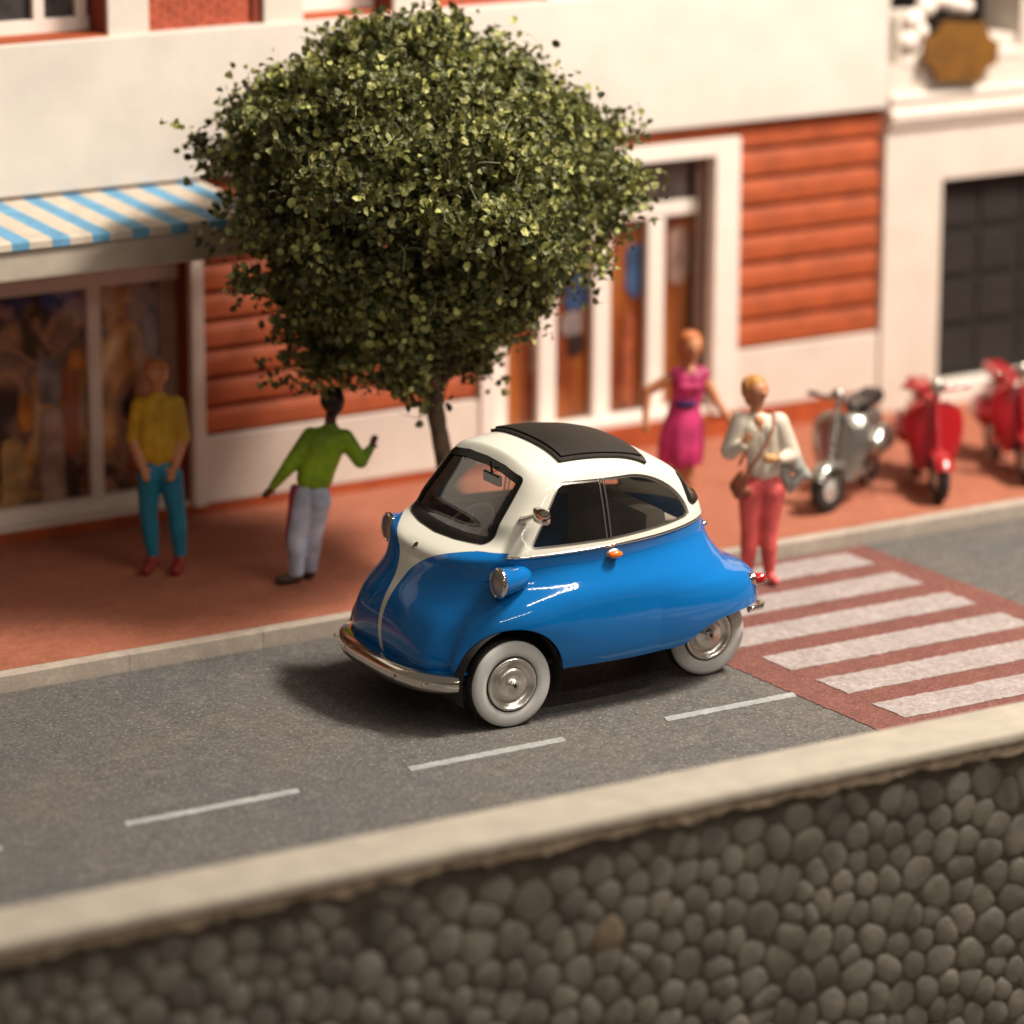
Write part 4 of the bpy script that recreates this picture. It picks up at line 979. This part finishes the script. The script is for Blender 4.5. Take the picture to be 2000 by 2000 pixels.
def legs(J, m_leg, m_shoe, r=(.076, .054, .038), shoe=(.034, .028)):
    b = []
    for s_ in 'LR':
        hp, kn, an, to = (Vector(J[k_ + s_]) for k_ in ('hip', 'kn', 'an', 'to'))
        b += [(hp, kn, r[0], r[1], m_leg), (kn, kn * .6 + an * .4, r[1], r[1] * .98, m_leg), (kn * .6 + an * .4, an, r[1] * .98, r[2], m_leg)]
        an2 = Vector((an.x, an.y, max(0.034, an.z - .05))); t2 = Vector((to.x, to.y, 0.024))
        b += [(an, an2, r[2] * .9, shoe[0], m_shoe), (an2, t2 * .5 + an2 * .5, shoe[0], shoe[0], m_shoe), (an2 * .5 + t2 * .5, t2, shoe[0], shoe[1], m_shoe)]
    return b
def arms(J, m_up, m_lo, m_hand, r=(.054, .046, .026), curl=0.3):
    b = []
    for s_, k_ in (('L', 1), ('R', -1)):
        sh, el, wr, ha = (Vector(J[q_ + s_]) for q_ in ('sh', 'el', 'wr', 'ha'))
        b += [(sh, el, r[0], r[1], m_up), (el, wr, r[1] * .95, r[2], m_lo)]; hand(b, wr, ha, m_hand, k_, curl=curl)
    return b
def fix(J, flip=-1):   # joints were measured with +depth toward the viewer; in local space that is -y
    return {k_: (v[0], flip * v[1], v[2]) for k_, v in J.items()}
simple('skin_tan', (0.46, 0.19, 0.085), 0.5); simple('skin_dark', (0.10, 0.035, 0.018), 0.5); simple('hair_ginger', (0.40, 0.12, 0.03), 0.6); simple('hair_black', (0.008, 0.006, 0.008), 0.5)
simple('hair_blond', (0.46, 0.20, 0.05), 0.6); simple('shirt_yellow', (0.46, 0.26, 0.008), 0.6, var=0.2); simple('trouser_teal', (0.006, 0.165, 0.26), 0.6); simple('shoe_red', (0.22, 0.015, 0.010), 0.5)
simple('sweater_green', (0.20, 0.34, 0.006), 0.6, var=0.3); simple('trouser_grey', (0.46, 0.52, 0.66), 0.6, var=0.3); simple('shoe_brown', (0.045, 0.025, 0.012), 0.6); simple('maroon', (0.26, 0.014, 0.07), 0.6)
simple('blouse', (0.62, 0.56, 0.44), 0.6); simple('trouser_coral', (0.58, 0.085, 0.080), 0.62, var=0.25); simple('leather', (0.20, 0.055, 0.022), 0.5); simple('strap_brown', (0.30, 0.08, 0.04), 0.6)
simple('shawl', (0.30, 0.31, 0.27), 0.7); simple('dress_pink', (0.46, 0.026, 0.125), 0.6, var=0.35); simple('belt_navy', (0.02, 0.015, 0.10), 0.5); simple('eye_dark', (0.03, 0.02, 0.02), 0.4); simple('lip', (0.30, 0.05, 0.03), 0.5)
simple('bun', (0.62, 0.33, 0.13), 0.5)

def person(loc, label):
    return empty('person', loc, CYAW, label=label, cat='person')
# man in yellow (stands facing the street)
J = fix({'top': (-0.021, 0, 1.247), 'head': (-0.019, 0, 1.175), 'chin': (-0.024, 0.02, 1.124), 'neck': (-0.018, 0, 1.084), 'chest': (-0.014, 0, 0.965), 'belly': (-0.023, 0.015, 0.773), 'pelvis': (-0.014, 0, 0.634), 'shL': (-0.120, 0, 0.995), 'elL': (-0.161, 0, 0.802), 'wrL': (-0.111, 0.06, 0.645), 'haL': (-0.082, 0.09, 0.57), 'shR': (0.090, 0, 1.0), 'elR': (0.122, 0, 0.802), 'wrR': (0.083, 0.06, 0.645), 'haR': (0.057, 0.09, 0.574), 'hipL': (-0.072, 0, 0.572), 'knL': (-0.085, 0, 0.345), 'anL': (-0.064, 0, 0.110), 'toL': (-0.093, 0.10, 0.013), 'hipR': (0.048, 0, 0.572), 'knR': (0.083, 0, 0.345), 'anR': (0.098, 0, 0.110), 'toR': (0.079, 0.10, 0.013)})
r_ = person((-0.307, 3.366, 0.094), 'man in yellow jumper, teal trousers and red shoes standing by the shop window')
hb, h_, f_, s_ = head_bones(J, 0, (-0.15, -1, 0))
bn = hb + [(J['neck'], Vector(h_) - Vector((0, 0, .03)), .034, .034, 0)] + torso(J, 1, 2) + arms(J, 1, 0, 0) + legs(J, 2, 3, shoe=(.038, .034))
figure('body', r_, bn, [M['skin_tan'], M['shirt_yellow'], M['trouser_teal'], M['shoe_red']]); facebits(r_, h_, f_, s_, M['eye_dark'], M['lip'])
hair(r_, M['hair_ginger'], [(h_ + Vector((0, .014, .034)), h_ + Vector((-.01, -.010, .046)), .068, .060), (h_ + Vector((0, .03, .0)), h_ + Vector((0, .035, .02)), .052, .058), (h_ + Vector((-.035, -.036, .060)), h_ + Vector((.035, -.030, .064)), .026, .026)])
# man in green, seen from behind, waving
J = fix({'head': (0.232, 0, 1.075), 'neck': (0.218, 0, 0.962), 'chest': (0.190, 0, 0.840), 'belly': (0.137, 0, 0.680), 'pelvis': (0.112, 0, 0.558), 'shL': (0.105, 0, 0.880), 'elL': (-0.020, 0.02, 0.705), 'wrL': (-0.115, 0, 0.584), 'haL': (-0.159, 0, 0.531), 'shR': (0.300, 0, 0.870), 'elR': (0.390, 0, 0.735), 'wrR': (0.443, -0.05, 0.790), 'haR': (0.463, -0.06, 0.838), 'hipL': (0.068, 0, 0.507), 'knL': (0.012, 0, 0.289), 'anL': (0.014, 0, 0.075), 'toL': (-0.085, 0.03, 0.013), 'hipR': (0.150, 0, 0.500), 'knR': (0.112, -0.04, 0.279), 'anR': (0.085, -0.09, 0.075), 'toR': (0.065, -0.16, 0.02)})
r_ = person((0.213, 2.724, 0.094), 'man in bright green jumper and pale grey trousers with raised hand, seen from behind')
hb, h_, f_, s_ = head_bones(J, 0, (-0.2, 1, 0))
bn = hb + [(J['neck'], Vector(h_) - Vector((0, 0, .03)), .034, .034, 0)] + torso(J, 1, 2, w_wa=.066, w_hip=.072) + arms(J, 1, 1, 0, curl=-.2) + legs(J, 2, 3, r=(.072, .054, .046))
figure('body', r_, bn, [M['skin_dark'], M['sweater_green'], M['trouser_grey'], M['shoe_brown']])
facebits(r_, h_, f_, s_, M['eye_dark'], M['lip'])
hair(r_, M['hair_black'], [(h_ + Vector((0, -.012, .024)), h_ + Vector((0, .012, .032)), .074, .068), (h_ + Vector((.01, -.022, -.015)), h_ + Vector((0, -.018, -.048)), .055, .036), (h_ + Vector((.03, -.0, .06)), h_ + Vector((.045, 0, .078)), .028, .018)])
o = figure('trouser_stripe', r_, [((J['hipL'][0] - .058, J['hipL'][1], J['hipL'][2] + .06), (J['knL'][0] - .036, 0, J['knL'][2]), .030, .026, 0), ((J['knL'][0] - .036, 0, J['knL'][2]), (J['anL'][0] - .022, 0, J['anL'][2] + .01), .026, .022, 0)], [M['maroon']], .007, 1)
# woman with bag, eating, stands at the crossing behind the car
J = fix({'head': (-0.060, 0, 1.150), 'neck': (-0.060, 0, 1.035), 'chest': (-0.032, 0, 0.900), 'belly': (-0.005, 0, 0.745), 'pelvis': (-0.010, 0, 0.621), 'shL': (-0.145, 0, 0.965), 'elL': (-0.208, 0.01, 0.800), 'wrL': (-0.138, 0.10, 0.850), 'haL': (-0.102, 0.12, 0.92), 'shR': (0.072, 0, 0.965), 'elR': (0.148, 0, 0.775), 'wrR': (0.085, 0.11, 0.774), 'haR': (0.029, 0.14, 0.791), 'hipL': (-0.082, 0, 0.556), 'knL': (-0.085, 0.02, 0.30), 'anL': (-0.092, 0, 0.085), 'toL': (-0.105, 0.08, 0.047), 'hipR': (0.045, 0, 0.556), 'knR': (0.025, 0, 0.30), 'anR': (0.035, 0, 0.075), 'toR': (0.073, 0.08, 0.01)})
r_ = person((2.723, 1.557, 0.012), 'woman in cream blouse and coral trousers with brown shoulder bag on the crossing')
hb, h_, f_, s_ = head_bones(J, 0, (0.55, -0.8, 0.15))
bn = hb + [(J['neck'], Vector(h_) - Vector((0, 0, .03)), .036, .038, 0), ((-.045, -.040, .985), (-.035, -.052, .935), .032, .020, 0)] + torso(J, 1, 2, w_wa=.064, w_hip=.070) + arms(J, 1, 1, 0, r=(.064, .058, .030)) + legs(J, 2, 3, r=(.078, .054, .036), shoe=(.027, .020))
figure('body', r_, bn, [M['skin_tan'], M['blouse'], M['trouser_coral'], M['trouser_coral']]); facebits(r_, h_, f_, s_, M['eye_dark'], M['lip'])
hair(r_, M['hair_blond'], [(h_ + Vector((-.018, .014, .030)), h_ + Vector((-.004, .004, .040)), .074, .064), (h_ + Vector((-.030, .020, -.005)), h_ + Vector((-.028, .016, -.05)), .062, .040)])
figure('shawl', r_, [((.12, .03, .88), (.19, .0, .70), .050, .045, 0), ((.13, .03, .80), (.245, .01, .645), .040, .030, 0), ((.10, .02, .70), (.15, .01, .56), .040, .025, 0), ((.22, .0, .66), (.17, .0, .60), .028, .030, 0)], [M['shawl']], .008, 2)
bag_ = empty('shoulder_bag', (2.723, 1.557, 0.012), CYAW, label='brown leather shoulder bag hanging at the hip of the woman in coral trousers', cat='bag')
figure('bag_body', bag_, [((-.165, -.07, .60), (-.13, -.075, .66), .048, .042, 0), ((-.155, -.07, .56), (-.115, -.075, .57), .040, .035, 0)], [M['leather']], .008, 1)
pts = [(-.13, -.09, .66), (-.07, -.135, .76), (0.0, -.10, .86), (0.035, -.075, .94), (0.045, -.035, 1.01), (.035, .02, 1.035), (0, .07, .98), (-.08, .10, .84), (-.15, .03, .70)]
G().tube(pts, 0.0085, 8).obj('strap', M['strap_brown'], bag_, 60)
sn = empty('snack', (2.723, 1.557, 0.012), CYAW, label='round pale bread roll held in front of the cream blouse', cat='food')
figure('roll', sn, [((0.005, -.165, .790), (0.03, -.168, .792), .030, .028, 0)], [M['bun']], .007, 1)
# woman in pink dress by the shop
J = fix({'head': (0.027, 0, 1.055), 'neck': (0.027, 0, 0.945), 'chest': (0.020, 0, 0.830), 'belly': (-0.003, 0, 0.69), 'pelvis': (-0.014, 0, 0.580), 'shL': (-0.055, 0, 0.880), 'elL': (-0.235, 0.0, 0.775), 'wrL': (-0.249, 0.05, 0.61), 'haL': (-0.243, 0.07, 0.52), 'shR': (0.095, 0, 0.880), 'elR': (0.178, 0, 0.734), 'wrR': (0.260, 0.05, 0.620), 'haR': (0.299, 0.06, 0.579), 'hipL': (-0.060, 0, 0.535), 'knL': (-0.040, 0, 0.27), 'anL': (-0.046, 0, 0.065), 'toL': (-0.055, 0.08, 0.006), 'hipR': (0.035, 0, 0.535), 'knR': (0.020, 0, 0.27), 'anR': (0.030, 0, 0.065), 'toR': (0.023, 0.08, 0.003)})
r_ = person((3.046, 2.853, 0.094), 'woman in sleeveless pink dress with navy belt and arms held out, walking past the shop')
hb, h_, f_, s_ = head_bones(J, 0, (0.3, -1, 0))
bn = hb + [(J['neck'], Vector(h_) - Vector((0, 0, .03)), .033, .036, 0), ((.025, -.030, .905), (.025, -.040, .885), .034, .022, 0), ((-.022, -.052, .815), (.062, -.052, .815), .036, .036, 1)] + torso(J, 1, 1, w_wa=.056, w_hip=.070) + arms(J, 0, 0, 0, r=(.038, .031, .021)) + legs(J, 0, 0, r=(.050, .036, .024), shoe=(.020, .015))
figure('body', r_, bn, [M['skin_tan'], M['dress_pink']]); facebits(r_, h_, f_, s_, M['eye_dark'], M['lip'])
hair(r_, M['hair_ginger'], [(h_ + Vector((0, .014, .030)), h_ + Vector((-.01, -.004, .042)), .076, .066), (h_ + Vector((-.03, .02, -.005)), h_ + Vector((-.03, .018, -.045)), .060, .044), (h_ + Vector((.02, .02, 0)), h_ + Vector((.02, .02, -.03)), .056, .048)])
g = G(); V = []; F = []; n = 36
for i, (z_, rx, ry, cx) in enumerate(((.700, .084, .072, -.004), (.63, .106, .088, -.010), (.56, .128, .10, -.018), (.44, .142, .115, -.028), (.34, .140, .115, -.034), (.315, .130, .105, -.034), (.33, .11, .09, -.030))):
    for j in range(n):
        th = 2 * PI * j / n; fo = 1 + (0.055 * math.sin(th * 7 + 1) + .03 * math.sin(th * 4)) * min(1, i / 3)
        V.append((cx + rx * fo * math.cos(th), ry * fo * math.sin(th), z_ + (.008 * math.sin(th * 5) if i > 3 else 0)))
for i in range(6):
    for j in range(n): F.append((i * n + j, i * n + (j + 1) % n, (i + 1) * n + (j + 1) % n, (i + 1) * n + j))
g.add(V, F).obj('skirt', M['dress_pink'], r_, 80)
G().lathe([(.080, .684), (.090, .690), (.090, .720), (.079, .726)], (0, 0, 1), (-.003, 0, 0), 32, sx=1, sy=.9).obj('belt', M['belt_navy'], r_, 60)

# ------------------------------------------------------------------ scooters (local x = forward, z up)
def scooter(loc, rz, paint_m, seat_m, label, guard_chrome=True, red=True, steer=0.0):
    r_ = empty('scooter', loc, rz, label=label, cat='scooter', group='scooters parked in a row on the pavement')
    WR = 0.172
    def whl(x, st):
        w_ = empty('wheel', (x, 0, WR), st); w_.parent = r_
        G().lathe([(.085, -.034), (.133, -.040), (.156, -.030), (WR, -.010), (WR, .010), (.156, .030), (.133, .040), (.085, .034), (.085, -.034)], (0, 1, 0), (0, 0, 0), 36).obj('tyre', M['rubber'], w_, 50)
        G().lathe([(0, -.040), (.03, -.042), (.05, -.030), (.11, -.026), (.132, -.039), (.134, .039), (.11, .026), (.05, .030), (.03, .042), (0, .040)], (0, 1, 0), (0, 0, 0), 28).obj('rim', M['rim_silver'], w_, 50)
        return w_
    whl(0.0, steer); whl(-0.86, 0)
    # front fender: domed cap over the wheel
    g = G(); V = []; F = []; na, nb = 15, 9
    for i in range(na):
        th = math.radians(28 + 120 * i / (na - 1))
        for j in range(nb):
            ph = math.radians(-88 + 176 * j / (nb - 1)); rad = 0.150 + 0.050 * math.cos(ph)
            V.append((rad * math.cos(th) * 1.0, 0.072 * math.sin(ph), WR + rad * math.sin(th)))
    for i in range(na - 1):
        for j in range(nb - 1): F.append((i * nb + j, i * nb + j + 1, (i + 1) * nb + j + 1, (i + 1) * nb + j))
    cs, sn_ = math.cos(steer), math.sin(steer); g.add([(v[0] * cs - v[1] * sn_, v[0] * sn_ + v[1] * cs, v[2]) for v in V], F); g.obj('front_fender', paint_m, r_, 60)
    # leg shield: curved sheet with thickness
    V = []; F = []; nz, ny = 14, 11
    zs = np.linspace(0.20, 0.66, nz)
    for layer in (0, 1):
        for i, z_ in enumerate(zs):
            t = i / (nz - 1); wdt = 0.172 * (0.72 + 0.5 * math.sin(min(1, t * 1.25) * PI * .62)) * (1 if t < 0.8 else 1 - ((t - .8) / .2) ** 2 * .55)
            xc = -0.115 - 0.10 * t
            for j in range(ny):
                y_ = (j / (ny - 1) * 2 - 1); V.append((xc - 0.075 * abs(y_) ** 2.2 - 0.012 * layer, y_ * wdt, z_))
    for layer in (0, 1):
        for i in range(nz - 1):
            for j in range(ny - 1):
                a = layer * nz * ny + i * ny + j; q_ = (a, a + 1, a + ny + 1, a + ny); F.append(q_ if layer == 0 else q_[::-1])
    N_ = nz * ny
    for i in range(nz - 1):
        for j in (0, ny - 1): a = i * ny + j; F.append((a, a + ny, a + ny + N_, a + N_))
    for j in range(ny - 1):
        for i in (0, nz - 1): a = i * ny + j; F.append((a, a + 1, a + 1 + N_, a + N_))
    G().add(V, F).obj('leg_shield', paint_m, r_, 50)
    # steering column, horn cover
    G().tube([(-.03, 0, .30), (-.10, 0, .48), (-.165, 0, .66), (-.195, 0, .74)], [.026, .024, .022, .022], 12).obj('steering_column', paint_m, r_, 60)
    G().tube([(-.075, 0, .40), (-.10, 0, .46), (-.14, 0, .56), (-.165, 0, .63)], [.018, .030, .030, .016], 12).obj('horn_cover', M['satin'] if not red else paint_m, r_, 60)
    # handlebar + headlamp + grips + levers
    g = G(); g.tube([(-.235, -.21, .775), (-.205, -.10, .765), (-.195, 0, .76), (-.205, .10, .765), (-.235, .21, .775)], [.014, .019, .026, .019, .014], 10); g.obj('handlebar', paint_m, r_, 60)
    for s_ in (-1, 1):
        G().tube([(-.227, s_ * .165, .773), (-.243, s_ * .235, .777)], [.017, .017], 10).obj('grip', M['rubber'] if not red else paint_m, r_, 60)
        G().tube([(-.19, s_ * .12, .765), (-.20, s_ * .20, .768), (-.215, s_ * .25, .772)], .005, 6).obj('brake_lever', M['chrome'], r_, 60)
    G().lathe([(0.0, -.075), (.030, -.06), (.045, -.02), (.050, .012)], (1, 0, .05), (-.165, 0, .79), 24).obj('headlight_shell', paint_m if not red else paint_m, r_, 60)
    G().lathe([(.051, .006), (.052, .018), (.044, .026), (.03, .034), (0, .038)], (1, 0, .05), (-.165, 0, .79), 24).obj('headlight', M['satin'], r_, 60)
    # floor board, rear body, engine cowls
    g = G(); g.box(-.52, -.14, -.13, .13, .195, .222, .010); g.obj('floorboard', paint_m, r_, 40)
    figure('rear_body', r_, [((-.56, 0, .27), (-.62, 0, .50), .085, .10, 0), ((-.62, 0, .50), (-.92, 0, .47), .105, .080, 0), ((-.62, 0, .40), (-.98, 0, .38), .10, .055, 0), ((-.50, 0, .24), (-.60, 0, .30), .07, .09, 0), ((-.92, 0, .47), (-1.06, 0, .36), .06, .035, 0)], [paint_m], .012, 4)
    for s_ in (-1, 1):
        figure('engine_cowl', r_, [((-.66, s_ * .115, .35), (-.90, s_ * .105, .34), .088, .080, 0), ((-.70, s_ * .12, .40), (-.86, s_ * .11, .40), .075, .07, 0)], [paint_m], .012, 4)
    figure('seat', r_, [((-.50, 0, .625), (-.58, 0, .645), .045, .072, 0), ((-.58, .03, .645), (-.92, .03, .640), .06, .058, 0), ((-.58, -.03, .645), (-.92, -.03, .640), .06, .058, 0)], [seat_m], .012, 3)
    G().tube([(-.04, .055, .165), (-.06, .060, .30), (-.05, .03, .36)], .012, 8).obj('fork_arm', M['satin'], r_, 60)
    for s_ in (-1, 1): G().tube([(-.55, s_ * .06, .20), (-.60, s_ * .13, .012)], .010, 8).obj('stand_leg', M['satin'], r_, 60)
    G().lathe([(.026, 0), (.026, .016), (.015, .022), (0, .024)], (-1, 0, .1), (-1.075, 0, .37), 16).obj('tail_lamp', M['red_lens'], r_, 50)
    r_.scale = (0.9, 0.9, 0.9)
    return r_
simple('rim_silver', (0.55, 0.53, 0.49), 0.35, 0.35)
simple('scooter_red', (0.34, 0.005, 0.009), 0.3, coat=0.6, var=0.04); simple('scooter_silver', (0.42, 0.40, 0.36), 0.22, 0.85, var=0.08)
def head(a, b): return math.atan2(a[1] - b[1], a[0] - b[0])
scooter((3.81, 2.40, 0.092), head((3.81, 2.40), (4.49, 2.86)), M['scooter_silver'], M['vinyl'], 'silver motor scooter with black seat, leftmost of the parked scooters', red=False, steer=-0.30)
scooter((4.56, 2.24, 0.092), head((4.56, 2.24), (4.93, 2.96)), M['scooter_red'], M['scooter_red'], 'red motor scooter standing between the silver scooter and the picture edge', steer=0.1)
scooter((5.33, 2.32, 0.092), head((5.33, 2.32), (5.65, 3.08)), M['scooter_red'], M['scooter_red'], 'red motor scooter cut off by the right edge of the picture', steer=0.1)
